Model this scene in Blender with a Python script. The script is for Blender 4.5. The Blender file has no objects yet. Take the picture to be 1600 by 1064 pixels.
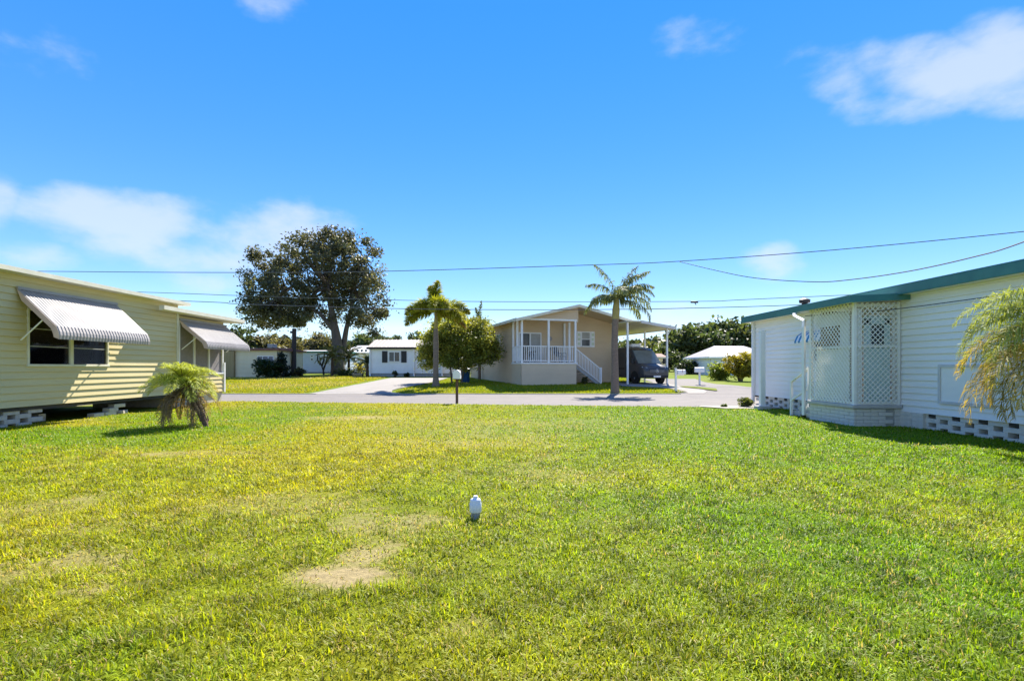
import bpy, bmesh, math, random
import numpy as np
from mathutils import Vector, Matrix
R = math.radians
random.seed(7); rng = np.random.default_rng(11)
scene = bpy.context.scene
C = scene.collection

# ------------------------------------------------------------------ camera, sky, sun, exposure
CAMH, F, CX, CY = 1.4, 800.0, 782.0, 574.0
cd = bpy.data.cameras.new('camera'); cam = bpy.data.objects.new('camera', cd); C.objects.link(cam)
cam.location = (0, 0, CAMH); cam.rotation_euler = (R(90), 0, 0)
cd.sensor_width = 36; cd.lens = 36 * F / 1600; cd.shift_x = (800 - CX) / 1600; cd.shift_y = (CY - 532) / 1600
cd.clip_start = 0.05; cd.clip_end = 3000
scene.camera = cam

SUNV = Vector((0.26, 0.88, 1.0)).normalized()
SUN_EL = math.asin(SUNV.z); SUN_AZ = math.atan2(SUNV.x, SUNV.y)
sl = bpy.data.lights.new('sun', 'SUN'); sl.energy = 5.0; sl.angle = R(0.53); sl.color = (1.0, 0.95, 0.86)
so = bpy.data.objects.new('sun', sl); C.objects.link(so)
so.rotation_euler = (-SUNV).to_track_quat('-Z', 'Y').to_euler(); so.location = (8, 30, 40)

world = bpy.data.worlds.new('World'); scene.world = world; world.use_nodes = True
def build_world():
    nt = world.node_tree; N = nt.nodes; L = nt.links; N.clear()
    out = N.new('ShaderNodeOutputWorld'); bg = N.new('ShaderNodeBackground'); bg.inputs[1].default_value = 0.088
    sky = N.new('ShaderNodeTexSky'); sky.sky_type = 'NISHITA'; sky.sun_disc = False
    sky.sun_elevation = SUN_EL; sky.sun_rotation = SUN_AZ
    sky.air_density = 1.0; sky.dust_density = 0.0; sky.ozone_density = 4.0; sky.altitude = 0
    tc = N.new('ShaderNodeTexCoord'); sp = N.new('ShaderNodeSeparateXYZ'); L.new(tc.outputs['Generated'], sp.inputs[0])
    def m(op, a, b=None, clamp=False):
        n = N.new('ShaderNodeMath'); n.operation = op; n.use_clamp = clamp
        for i, v in enumerate((a, b)):
            if v is None: continue
            if isinstance(v, (int, float)): n.inputs[i].default_value = v
            else: L.new(v, n.inputs[i])
        return n.outputs[0]
    yy = m('MAXIMUM', sp.outputs[1], 0.02)
    u = m('DIVIDE', sp.outputs[0], yy); v = m('DIVIDE', sp.outputs[2], yy)
    nz = N.new('ShaderNodeTexNoise'); nz.inputs['Scale'].default_value = 7.0; nz.inputs['Detail'].default_value = 8; nz.inputs['Roughness'].default_value = 0.55
    mp = N.new('ShaderNodeMapping'); mp.inputs['Scale'].default_value = (1, 1, 1.9); L.new(tc.outputs['Generated'], mp.inputs[0]); L.new(mp.outputs[0], nz.inputs[0])
    blobs = [(1480, 112, 225, 62, 1.0), (1560, 70, 90, 52, .9), (1330, 125, 90, 50, .85), (1400, 165, 120, 40, .8), (1580, 150, 110, 40, .8),
             (100, 335, 130, 50, 1.0), (230, 350, 170, 55, 1.0), (380, 370, 190, 55, .9), (0, 325, 50, 55, .9), (40, 395, 90, 35, .8), (330, 395, 160, 40, .8),
             (425, 8, 70, 34, .6), (1080, 55, 95, 40, .28), (1205, 410, 55, 30, .8), (1040, 495, 110, 28, .75), (330, 440, 120, 30, .6), (1290, 455, 80, 18, .4), (60, 100, 120, 80, .22)]
    tot = None
    for (bx_, by_, rx, ry, w) in blobs:
        du = m('DIVIDE', m('SUBTRACT', u, (bx_ - CX) / F), rx / F); dv = m('DIVIDE', m('SUBTRACT', v, (CY - by_) / F), ry / F)
        d2 = m('ADD', m('MULTIPLY', du, du), m('MULTIPLY', dv, dv))
        k = m('MULTIPLY', m('SUBTRACT', 1.0, m('MULTIPLY', d2, 0.55), True), w)
        tot = k if tot is None else m('MAXIMUM', tot, k)
    fwd = m('GREATER_THAN', sp.outputs[1], 0.03); tot = m('MULTIPLY', tot, fwd)
    # the same thin cloud goes on behind and above
    nz2 = N.new('ShaderNodeTexNoise'); nz2.inputs['Scale'].default_value = 1.7; nz2.inputs['Detail'].default_value = 2; L.new(mp.outputs[0], nz2.inputs[0])
    far = m('MULTIPLY', m('SUBTRACT', 1.0, m('MULTIPLY', m('MAXIMUM', sp.outputs[1], 0.0), 2.2), True), m('MULTIPLY', m('SUBTRACT', nz2.outputs[0], 0.40, True), 4.0, True))
    tot = m('MAXIMUM', tot, far)
    a = m('ADD', m('MULTIPLY', tot, 1.0), m('MULTIPLY', m('SUBTRACT', nz.outputs[0], 0.5), 2.0))
    a = m('MULTIPLY', m('SUBTRACT', a, 0.30), 1.25, True)
    a = m('MULTIPLY', m('MULTIPLY', a, a), m('SUBTRACT', 3.0, m('MULTIPLY', a, 2.0)))
    a = m('MULTIPLY', m('MULTIPLY', a, m('GREATER_THAN', tot, 0.001)), 0.62)
    # one tone curve over the whole sky: a deeper blue overhead, less contrast in brightness
    sc_ = N.new('ShaderNodeSeparateColor'); sc_.mode = 'HSV'; L.new(sky.outputs[0], sc_.inputs[0])
    cc_ = N.new('ShaderNodeCombineColor'); cc_.mode = 'HSV'; L.new(m('MAXIMUM', m('ADD', sc_.outputs[0], 0.010), 0.572), cc_.inputs[0])
    mr = N.new('ShaderNodeMapRange'); mr.inputs[1].default_value = 0.36; mr.inputs[2].default_value = 0.72; mr.inputs[3].default_value = 0.40; mr.inputs[4].default_value = 0.95; L.new(sc_.outputs[1], mr.inputs[0]); L.new(mr.outputs[0], cc_.inputs[1])
    L.new(m('MULTIPLY', m('POWER', m('MULTIPLY', sc_.outputs[2], 1 / 6.5), 0.4), 6.2), cc_.inputs[2]); hs = cc_
    mx = N.new('ShaderNodeMix'); mx.data_type = 'RGBA'; L.new(a, mx.inputs[0]); L.new(hs.outputs[0], mx.inputs[6]); mx.inputs[7].default_value = (4.2, 4.45, 5.1, 1)
    L.new(mx.outputs[2], bg.inputs[0]); L.new(bg.outputs[0], out.inputs[0])
build_world()
vs = scene.view_settings; vs.view_transform = 'Standard'; vs.look = 'None'; vs.exposure = 1.3; vs.gamma = 1.0; vs.use_curve_mapping = False
scene.cycles.max_bounces = 8; scene.cycles.transparent_max_bounces = 12

# ------------------------------------------------------------------ terrain and pixel helpers
def h(y):
    if y <= 26.7: return 0.0
    if y < 32.5:
        k = (y - 26.7) / 5.8; return 0.3 * k * k * (3 - 2 * k)
    return 0.3 + 0.016 * (min(y, 63) - 32.5)
def P(px, py, Y): return Vector(((px - CX) / F * Y, Y, CAMH + (CY - py) / F * Y))
def G(px, py):                                                   # where the ray of a photo pixel meets the ground
    lo, hi = 1.0, 300.0
    for _ in range(60):
        mid = (lo + hi) / 2
        if CAMH - (py - CY) / F * mid > h(mid): lo = mid
        else: hi = mid
    return Vector(((px - CX) / F * lo, lo, h(lo)))

# ------------------------------------------------------------------ materials
MATS = {}
def pm(name, c1, c2=None, scale=6.0, rough=0.7, bump=0.0, bscale=None, metal=0.0, stretch=(1, 1, 1), spec=0.4, dirt=None, dirt_amt=0.0):
    if name in MATS: return MATS[name]
    ma = bpy.data.materials.new(name); ma.use_nodes = True; nt = ma.node_tree; N = nt.nodes; L = nt.links
    b = N['Principled BSDF']; b.inputs['Roughness'].default_value = rough; b.inputs['Metallic'].default_value = metal
    b.inputs['Specular IOR Level'].default_value = spec
    c2 = c2 or tuple(x * 0.82 for x in c1)
    tc = N.new('ShaderNodeTexCoord'); mp = N.new('ShaderNodeMapping'); mp.inputs['Scale'].default_value = stretch
    L.new(tc.outputs['Object'], mp.inputs[0])
    nz = N.new('ShaderNodeTexNoise'); nz.inputs['Scale'].default_value = scale; nz.inputs['Detail'].default_value = 6; nz.inputs['Roughness'].default_value = 0.6
    L.new(mp.outputs[0], nz.inputs[0])
    rp = N.new('ShaderNodeValToRGB'); rp.color_ramp.elements[0].position = 0.32; rp.color_ramp.elements[1].position = 0.68
    rp.color_ramp.elements[0].color = (*c2, 1); rp.color_ramp.elements[1].color = (*c1, 1); L.new(nz.outputs[0], rp.inputs[0])
    col = rp.outputs[0]
    if dirt:
        n2 = N.new('ShaderNodeTexNoise'); n2.inputs['Scale'].default_value = scale * 0.35; n2.inputs['Detail'].default_value = 8; n2.inputs['Roughness'].default_value = 0.7
        L.new(mp.outputs[0], n2.inputs[0])
        r2 = N.new('ShaderNodeMapRange'); r2.inputs[1].default_value = 0.5; r2.inputs[2].default_value = 0.75; r2.inputs[4].default_value = dirt_amt; L.new(n2.outputs[0], r2.inputs[0])
        mx = N.new('ShaderNodeMix'); mx.data_type = 'RGBA'; L.new(r2.outputs[0], mx.inputs[0]); L.new(col, mx.inputs[6]); mx.inputs[7].default_value = (*dirt, 1); col = mx.outputs[2]
    L.new(col, b.inputs['Base Color'])
    if bump:
        bn = N.new('ShaderNodeTexNoise'); bn.inputs['Scale'].default_value = bscale or scale * 4; bn.inputs['Detail'].default_value = 5; L.new(mp.outputs[0], bn.inputs[0])
        bp = N.new('ShaderNodeBump'); bp.inputs['Strength'].default_value = bump; bp.inputs['Distance'].default_value = 0.01; L.new(bn.outputs[0], bp.inputs['Height']); L.new(bp.outputs[0], b.inputs['Normal'])
    MATS[name] = ma; return ma
def leafmat(name, trans=0.35, rough=0.5):                        # leaf colour comes from the mesh, leaves let light through
    if name in MATS: return MATS[name]
    ma = bpy.data.materials.new(name); ma.use_nodes = True; nt = ma.node_tree; N = nt.nodes; L = nt.links
    b = N['Principled BSDF']; b.inputs['Roughness'].default_value = rough; b.inputs['Specular IOR Level'].default_value = 0.35
    at = N.new('ShaderNodeAttribute'); at.attribute_name = 'Col'
    tr = N.new('ShaderNodeBsdfTranslucent'); ms = N.new('ShaderNodeMixShader'); ms.inputs[0].default_value = trans
    g = N.new('ShaderNodeMix'); g.data_type = 'RGBA'; g.blend_type = 'MULTIPLY'; g.inputs[0].default_value = 1; g.inputs[7].default_value = (1.25, 1.2, 0.6, 1)
    L.new(at.outputs['Color'], b.inputs['Base Color']); L.new(at.outputs['Color'], g.inputs[6]); L.new(g.outputs[2], tr.inputs[0])
    L.new(b.outputs[0], ms.inputs[1]); L.new(tr.outputs[0], ms.inputs[2]); L.new(ms.outputs[0], N['Material Output'].inputs[0])
    MATS[name] = ma; return ma
def glassmat(name, tint=(0.75, 0.8, 0.8), opac=0.3):
    if name in MATS: return MATS[name]
    ma = bpy.data.materials.new(name); ma.use_nodes = True; nt = ma.node_tree; N = nt.nodes; L = nt.links
    N.remove(N['Principled BSDF'])
    t = N.new('ShaderNodeBsdfTransparent'); t.inputs[0].default_value = (*tint, 1)
    g = N.new('ShaderNodeBsdfGlossy'); g.inputs['Roughness'].default_value = 0.03
    tc = N.new('ShaderNodeTexCoord'); nz = N.new('ShaderNodeTexNoise'); nz.inputs['Scale'].default_value = 1.5; L.new(tc.outputs['Object'], nz.inputs[0])
    bp = N.new('ShaderNodeBump'); bp.inputs['Strength'].default_value = 0.05; L.new(nz.outputs[0], bp.inputs['Height']); L.new(bp.outputs[0], g.inputs['Normal'])
    fr = N.new('ShaderNodeFresnel'); fr.inputs[0].default_value = 1.5
    ad = N.new('ShaderNodeMath'); ad.operation = 'ADD'; ad.use_clamp = True; ad.inputs[1].default_value = opac * 0.1; L.new(fr.outputs[0], ad.inputs[0])
    ms = N.new('ShaderNodeMixShader'); L.new(ad.outputs[0], ms.inputs[0]); L.new(t.outputs[0], ms.inputs[1]); L.new(g.outputs[0], ms.inputs[2]); L.new(ms.outputs[0], N['Material Output'].inputs[0])
    MATS[name] = ma; return ma

M = {}
M['siding_y'] = pm('yellow_siding', (.64, .53, .27), (.58, .475, .235), 1.2, .55, .06, 30, stretch=(1, .35, 2), dirt=(.36, .32, .2), dirt_amt=.35)
M['cream'] = pm('cream_trim', (.72, .67, .52), (.62, .57, .43), 3, .5, .05)
M['awning'] = pm('awning_metal', (.37, .33, .30), (.32, .285, .255), 2.2, .42, .03, stretch=(1, 1.6, .5), dirt=(.25, .2, .17), dirt_amt=.5)
M['awning_pink'] = pm('awning_wing_metal', (.62, .46, .38), (.5, .36, .3), 3, .5)
M['white'] = pm('white_paint', (.85, .83, .80), (.79, .77, .74), 3, .5, .04, dirt=(.55, .53, .47), dirt_amt=.25)
M['siding_w'] = pm('white_siding', (.90, .87, .81), (.85, .82, .76), 1.3, .5, .05, 30, stretch=(1, .35, 2), dirt=(.62, .61, .56), dirt_amt=.3)
M['lattice'] = pm('lattice_paint', (.88, .84, .75), (.82, .78, .69), 4, .55, .03)
M['teal'] = pm('teal_fascia', (.055, .20, .17), (.042, .155, .14), 3, .45, .03, dirt=(.1, .2, .19), dirt_amt=.3)
M['roof_w'] = pm('pale_roof', (.66, .64, .6), (.55, .53, .5), 2, .6, .1)
M['block'] = pm('concrete_block', (.60, .52, .42), (.46, .40, .32), 7, .95, .6, 40, dirt=(.22, .2, .16), dirt_amt=.5)
M['block_w'] = pm('painted_block', (.74, .68, .58), (.62, .57, .48), 7, .9, .5, 40, dirt=(.34, .32, .26), dirt_amt=.5)
M['brick_w'] = pm('painted_brick', (.72, .67, .58), (.60, .56, .48), 6, .85, .45, 35, dirt=(.32, .3, .26), dirt_amt=.45)
M['mortar'] = pm('mortar', (.42, .40, .36), None, 9, .95, .4)
M['concrete'] = pm('grey_concrete', (.52, .49, .45), (.42, .40, .37), 4, .9, .3, 40, dirt=(.3, .28, .24), dirt_amt=.3)
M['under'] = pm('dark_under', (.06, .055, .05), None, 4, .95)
M['glass'] = glassmat('window_glass', (.55, .58, .57), 0.5)
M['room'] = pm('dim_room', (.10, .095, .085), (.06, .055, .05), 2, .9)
M['screen'] = pm('screen_mesh', (.24, .22, .22), (.2, .18, .18), 8, .8)
M['blind'] = pm('window_blind', (.42, .40, .36), (.34, .32, .28), 3, .8)
M['tan'] = pm('tan_siding', (.66, .50, .32), (.61, .455, .285), .8, .6, .05, 25, stretch=(1, 1, 3))
M['tan_skirt'] = pm('tan_skirting', (.66, .53, .37), (.60, .48, .33), .8, .65, .05, 25, stretch=(1, 1, 3))
M['shingle'] = pm('grey_shingle', (.36, .35, .33), (.26, .25, .24), 10, .9, .5)
M['dark'] = pm('dark_glass', (.03, .032, .035), None, 3, .12, spec=.6)
M['shutter'] = pm('black_shutter', (.025, .023, .025), (.018, .017, .018), 5, .6)
M['sagegreen'] = pm('sage_shutter', (.66, .70, .55), (.5, .56, .4), 9, .7)
M['teal_wall'] = pm('pale_blue_wall', (.58, .62, .70), (.52, .56, .64), 1.5, .6, .05)
M['creamwall'] = pm('cream_wall', (.80, .67, .44), (.72, .60, .39), 1.5, .6, .05, stretch=(1, 1, .4))
M['brownwall'] = pm('brown_board', (.36, .26, .12), (.28, .20, .09), 4, .7, .2, stretch=(3, 3, .3))
M['redroof'] = pm('red_brown_roof', (.22, .10, .07), (.16, .07, .05), 5, .8)
M['asphalt'] = pm('asphalt', (.19, .165, .145), (.155, .136, .12), 1.3, .9, .35, 60, dirt=(.12, .108, .096), dirt_amt=.35)
M['drive'] = pm('pale_concrete', (.29, .26, .225), (.245, .22, .19), .9, .9, .25, 50, dirt=(.19, .17, .15), dirt_amt=.35)
M['kerb'] = pm('kerb_concrete', (.36, .33, .27), (.3, .27, .22), 3, .9, .3)
M['wood'] = pm('brown_post', (.15, .085, .05), (.10, .055, .03), 10, .8, .2, stretch=(3, 3, .4))
M['pole'] = pm('dark_pole', (.035, .027, .024), (.05, .04, .035), 6, .9, .4, stretch=(3, 3, .5))
M['bark'] = pm('oak_bark', (.15, .12, .095), (.09, .07, .055), 5, .95, .9, 14, stretch=(1, 1, .4))
M['palmbark'] = pm('palm_bark', (.23, .175, .13), (.15, .115, .085), 5, .95, .8, 20, stretch=(1, 1, 3))
M['palmbark_d'] = pm('palm_bark_dark', (.17, .105, .07), (.08, .05, .035), 14, .95, 1.0, 30)
M['crownshaft'] = pm('crownshaft', (.36, .30, .09), (.28, .22, .06), 4, .6)
M['vanpaint'] = pm('van_paint', (.055, .051, .05), (.046, .043, .042), 3, .38, spec=.6)
M['vanblack'] = pm('van_plastic', (.012, .012, .013), None, 6, .55)
M['tyre'] = pm('tyre_rubber', (.014, .014, .014), None, 20, .85, .2)
M['chrome'] = pm('bright_metal', (.6, .6, .62), None, 5, .2, metal=1)
M['lens'] = pm('headlight_lens', (.75, .77, .8), None, 5, .1, spec=.8)
M['wire'] = pm('wire_black', (.03, .03, .032), None, 5, .6)
M['wire_l'] = pm('wire_grey', (.12, .12, .13), None, 5, .5)
M['blue'] = pm('blue_plastic', (.03, .10, .28), (.02, .08, .22), 3, .45)
M['bluestripe'] = pm('blue_stripe', (.02, .22, .42), None, 3, .5)
M['pipe'] = pm('white_pipe', (.72, .74, .78), (.6, .62, .66), 9, .45, .05)
M['pipe_d'] = pm('grey_pipe', (.36, .37, .38), (.25, .25, .24), 12, .7, .1)
M['palegreen'] = pm('pale_green_door', (.55, .66, .62), (.50, .61, .57), 3, .5)
M['leaf'] = leafmat('leaf', .42)
M['frond'] = leafmat('palm_leaf', .42, .6)
M['grass'] = leafmat('grass_blade', .5, .55)
def lawn_material(name):
    ma = bpy.data.materials.new(name); ma.use_nodes = True; nt = ma.node_tree; N = nt.nodes; L = nt.links
    b = N['Principled BSDF']; b.inputs['Roughness'].default_value = .95; b.inputs['Specular IOR Level'].default_value = .1
    at = N.new('ShaderNodeAttribute'); at.attribute_name = 'Col'
    tc = N.new('ShaderNodeTexCoord'); nz = N.new('ShaderNodeTexNoise'); nz.inputs['Scale'].default_value = 16; nz.inputs['Detail'].default_value = 8; nz.inputs['Roughness'].default_value = .75
    L.new(tc.outputs['Object'], nz.inputs[0])
    mr = N.new('ShaderNodeMapRange'); mr.inputs[1].default_value = .3; mr.inputs[2].default_value = .7; mr.inputs[3].default_value = .62; mr.inputs[4].default_value = 1.2; L.new(nz.outputs[0], mr.inputs[0])
    mx = N.new('ShaderNodeMix'); mx.data_type = 'RGBA'; mx.blend_type = 'MULTIPLY'; mx.inputs[0].default_value = 1; L.new(at.outputs['Color'], mx.inputs[6]); L.new(mr.outputs[0], mx.inputs[7])
    L.new(mx.outputs[2], b.inputs['Base Color'])
    bp = N.new('ShaderNodeBump'); bp.inputs['Strength'].default_value = .9; bp.inputs['Distance'].default_value = .03; L.new(nz.outputs[0], bp.inputs['Height']); L.new(bp.outputs[0], b.inputs['Normal'])
    return ma
M['lawn'] = lawn_material('lawn_soil')
M['farlawn'] = pm('far_grass', (.145, .19, .012), (.11, .15, .010), .5, .95, .9, 9, dirt=(.24, .2, .06), dirt_amt=.75, spec=.1)

# ------------------------------------------------------------------ mesh builder
OFF = {}
def tag(o, label=None, cat=None, group=None, kind=None):
    if label: o['label'] = label
    if cat: o['category'] = cat
    if group: o['group'] = group
    if kind: o['kind'] = kind
    return o
def thing(name, loc, label, cat, group=None, rz=0.0, local=False):
    o = bpy.data.objects.new(name, None); C.objects.link(o); o.location = loc; o.rotation_euler = (0, 0, rz)
    o.empty_display_size = .2
    OFF[o.name] = Vector((0, 0, 0)) if local else Vector(loc)
    return tag(o, label, cat, group)
def link(name, me, parent=None, loc=None, rot=None, scale=None):
    o = bpy.data.objects.new(name, me); C.objects.link(o)
    if parent: o.parent = parent; OFF[o.name] = OFF.get(parent.name, Vector((0, 0, 0)))
    else: OFF[o.name] = Vector((0, 0, 0))
    if loc is not None: o.location = Vector(loc) - (OFF[o.name] if parent else Vector((0, 0, 0)))
    if rot is not None: o.rotation_euler = rot
    if scale is not None: o.scale = scale
    return o
class MB:
    def __init__(s): s.v = []; s.f = []
    def quad(s, *p):
        n = len(s.v); s.v += [tuple(q) for q in p]; s.f.append(tuple(range(n, n + len(p)))); return s
    def box(s, x0, x1, y0, y1, z0, z1):
        x0, x1 = min(x0, x1), max(x0, x1); y0, y1 = min(y0, y1), max(y0, y1); z0, z1 = min(z0, z1), max(z0, z1)
        n = len(s.v); s.v += [(x, y, z) for z in (z0, z1) for (x, y) in ((x0, y0), (x1, y0), (x1, y1), (x0, y1))]
        for f in ((3, 2, 1, 0), (4, 5, 6, 7), (0, 1, 5, 4), (1, 2, 6, 5), (2, 3, 7, 6), (3, 0, 4, 7)): s.f.append(tuple(n + i for i in f))
        return s
    def hexa(s, b, t):                                           # bottom 4 points, top 4 points, same winding (ccw from above)
        n = len(s.v); s.v += [tuple(q) for q in b] + [tuple(q) for q in t]
        for f in ((3, 2, 1, 0), (4, 5, 6, 7), (0, 1, 5, 4), (1, 2, 6, 5), (2, 3, 7, 6), (3, 0, 4, 7)): s.f.append(tuple(n + i for i in f))
        return s
    def prism(s, poly, d):                                       # polygon (3-D points) pushed along vector d
        n = len(s.v); k = len(poly); d = Vector(d); s.v += [tuple(q) for q in poly] + [tuple(Vector(q) + d) for q in poly]
        s.f.append(tuple(n + i for i in range(k))[::-1]); s.f.append(tuple(n + k + i for i in range(k)))
        for i in range(k): j = (i + 1) % k; s.f.append((n + i, n + j, n + k + j, n + k + i))
        return s
    def tube(s, path, r, k=8, cap=True):
        path = [Vector(p) for p in path]; rr = r if hasattr(r, '__len__') else [r] * len(path)
        n = len(s.v); prev = None
        for i, p in enumerate(path):
            d = (path[min(i + 1, len(path) - 1)] - path[max(i - 1, 0)]).normalized()
            if prev is None:
                a = d.cross(Vector((0, 0, 1)));  a = a if a.length > .05 else d.cross(Vector((0, 1, 0)))
            else: a = prev - d * prev.dot(d)
            a.normalize(); b = d.cross(a); prev = a
            for j in range(k):
                t = 2 * math.pi * j / k; s.v.append(tuple(p + (a * math.cos(t) + b * math.sin(t)) * rr[i]))
        for i in range(len(path) - 1):
            for j in range(k): q = (j + 1) % k; s.f.append((n + i * k + j, n + i * k + q, n + (i + 1) * k + q, n + (i + 1) * k + j))
        if cap: s.f.append(tuple(n + j for j in range(k))[::-1]); s.f.append(tuple(n + (len(path) - 1) * k + j for j in range(k)))
        return s
    def bar(s, a, b, w, d=None):                                 # square bar between two points
        a, b = Vector(a), Vector(b); d = d or w; u = (b - a).normalized()
        x = u.cross(Vector((0, 0, 1)));  x = x if x.length > .05 else Vector((1, 0, 0)); x.normalize(); y = u.cross(x).normalized()
        q = lambda c: [c + x * w / 2 * i + y * d / 2 * j for i, j in ((-1, -1), (1, -1), (1, 1), (-1, 1))]
        n = len(s.v); s.v += [tuple(p) for p in q(a) + q(b)]
        for f in ((3, 2, 1, 0), (4, 5, 6, 7), (0, 1, 5, 4), (1, 2, 6, 5), (2, 3, 7, 6), (3, 0, 4, 7)): s.f.append(tuple(n + i for i in f))
        return s
    def lathe(s, prof, c, k=20, axis='z'):                       # (radius, height) profile turned round an axis through c
        n = len(s.v); c = Vector(c)
        for (r, z) in prof:
            for j in range(k):
                t = 2 * math.pi * j / k; u, v = r * math.cos(t), r * math.sin(t)
                s.v.append(tuple(c + (Vector((u, v, z)) if axis == 'z' else Vector((z, u, v)) if axis == 'x' else Vector((v, z, u)))))
        for i in range(len(prof) - 1):
            for j in range(k): q = (j + 1) % k; s.f.append((n + i * k + j, n + i * k + q, n + (i + 1) * k + q, n + (i + 1) * k + j))
        s.f.append(tuple(n + j for j in range(k))[::-1]); s.f.append(tuple(n + (len(prof) - 1) * k + j for j in range(k)))
        return s
    def mesh(s, name, mat, off=(0, 0, 0), smooth=False):
        me = bpy.data.meshes.new(name); off = Vector(off)
        me.from_pydata([tuple(Vector(v) - off) for v in s.v], [], s.f); me.materials.append(mat)
        if smooth:
            for p in me.polygons: p.use_smooth = True
            me.set_sharp_from_angle(angle=R(40))
        me.update(); return me
    def build(s, name, mat, parent=None, smooth=False, bevel=0.0):
        off = OFF.get(parent.name, Vector((0, 0, 0))) if parent else Vector((0, 0, 0))
        me = s.mesh(name, mat, off, smooth)
        bm = bmesh.new(); bm.from_mesh(me); bmesh.ops.recalc_face_normals(bm, faces=bm.faces)
        if bevel: bmesh.ops.bevel(bm, geom=[e for e in bm.edges], offset=bevel, segments=1, affect='EDGES', clamp_overlap=True)
        bm.to_mesh(me); bm.free()
        return link(name, me, parent)
def npmesh(name, verts, faces_flat, fsize, mat, cols=None, smooth=False):   # big meshes straight from numpy
    me = bpy.data.meshes.new(name); nv = len(verts); nf = len(faces_flat) // fsize
    me.vertices.add(nv); me.vertices.foreach_set('co', np.ascontiguousarray(verts, dtype=np.float32).ravel())
    me.loops.add(nf * fsize); me.loops.foreach_set('vertex_index', np.ascontiguousarray(faces_flat, dtype=np.int32))
    me.polygons.add(nf); me.polygons.foreach_set('loop_start', np.arange(nf, dtype=np.int32) * fsize)
    if cols is not None:
        a = me.color_attributes.new('Col', 'FLOAT_COLOR', 'POINT'); c4 = np.ones((nv, 4), np.float32); c4[:, :3] = cols; a.data.foreach_set('color', c4.ravel())
    me.materials.append(mat); me.update(calc_edges=True)
    if smooth: me.polygons.foreach_set('use_smooth', np.ones(nf, dtype=bool))
    me.validate(); return me
def setcol(me, fn):
    a = me.color_attributes.new('Col', 'FLOAT_COLOR', 'POINT')
    for i, v in enumerate(me.vertices): a.data[i].color = (*fn(v.co), 1)

# value noise for scatter and lawn colour
_tab = rng.random((256, 256))
def vnoise(x, y, s, ox=0, oy=0):
    x = np.asarray(x) * s + ox + 500; y = np.asarray(y) * s + oy + 500
    xi = np.floor(x).astype(int); yi = np.floor(y).astype(int); fx = x - xi; fy = y - yi
    fx = fx * fx * (3 - 2 * fx); fy = fy * fy * (3 - 2 * fy)
    g = lambda a, b: _tab[a % 256, b % 256]
    return (g(xi, yi) * (1 - fx) + g(xi + 1, yi) * fx) * (1 - fy) + (g(xi, yi + 1) * (1 - fx) + g(xi + 1, yi + 1) * fx) * fy
def fbm(x, y, s, ox=0, oy=0):
    return (vnoise(x, y, s, ox, oy) + .5 * vnoise(x, y, s * 2.1, ox + 17, oy) + .25 * vnoise(x, y, s * 4.3, ox, oy + 31)) / 1.75

# ------------------------------------------------------------------ ground, lawn, roads
YR = sorted(set([-6, -2, 0] + [round(1 + .5 * i, 2) for i in range(0, 140)] + [75, 85, 100, 130, 180, 260, 420, 700, 1200, 2000]))
def strip(name, rows, off, mat, kind='structure', label=None):     # rows: (Y, xleft, xright), laid on the terrain
    rows = sorted(rows); ys = [r[0] for r in rows]
    sub = sorted(set([y for y in YR if ys[0] < y < ys[-1]] + ys))
    mb = MB(); pr = None
    for y in sub:
        a = float(np.interp(y, ys, [r[1] for r in rows])); b = float(np.interp(y, ys, [r[2] for r in rows])); z = h(y) + off
        n = max(2, 2); cur = [(a + (b - a) * i / (n - 1), y, z) for i in range(n)]
        if pr:
            for i in range(n - 1): mb.quad(pr[i], pr[i + 1], cur[i + 1], cur[i])
        pr = cur
    o = mb.build(name, mat); tag(o, kind=kind); return o
mb = MB(); pr = None
for y in YR:
    w = 60 + max(0, y) * 2.2; cur = [(-w, y, h(y) - .02), (w, y, h(y) - .02)]
    if pr: mb.quad(pr[0], pr[1], cur[1], cur[0])
    pr = cur
tag(mb.build('ground', M['farlawn']), kind='structure')

NEAR_X = [-60, -11.4, -1.6, 8.2, 60]; NEAR_Y = [21.9, 21.2, 19.35, 17.7, 9.0]
def near_edge(x): return float(np.interp(x, [-60, -20, -11.4, -1.6, 8.2, 12, 60], [22.6, 22.2, 21.1, 19.35, 17.9, 17.5, 17.0]))
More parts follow.
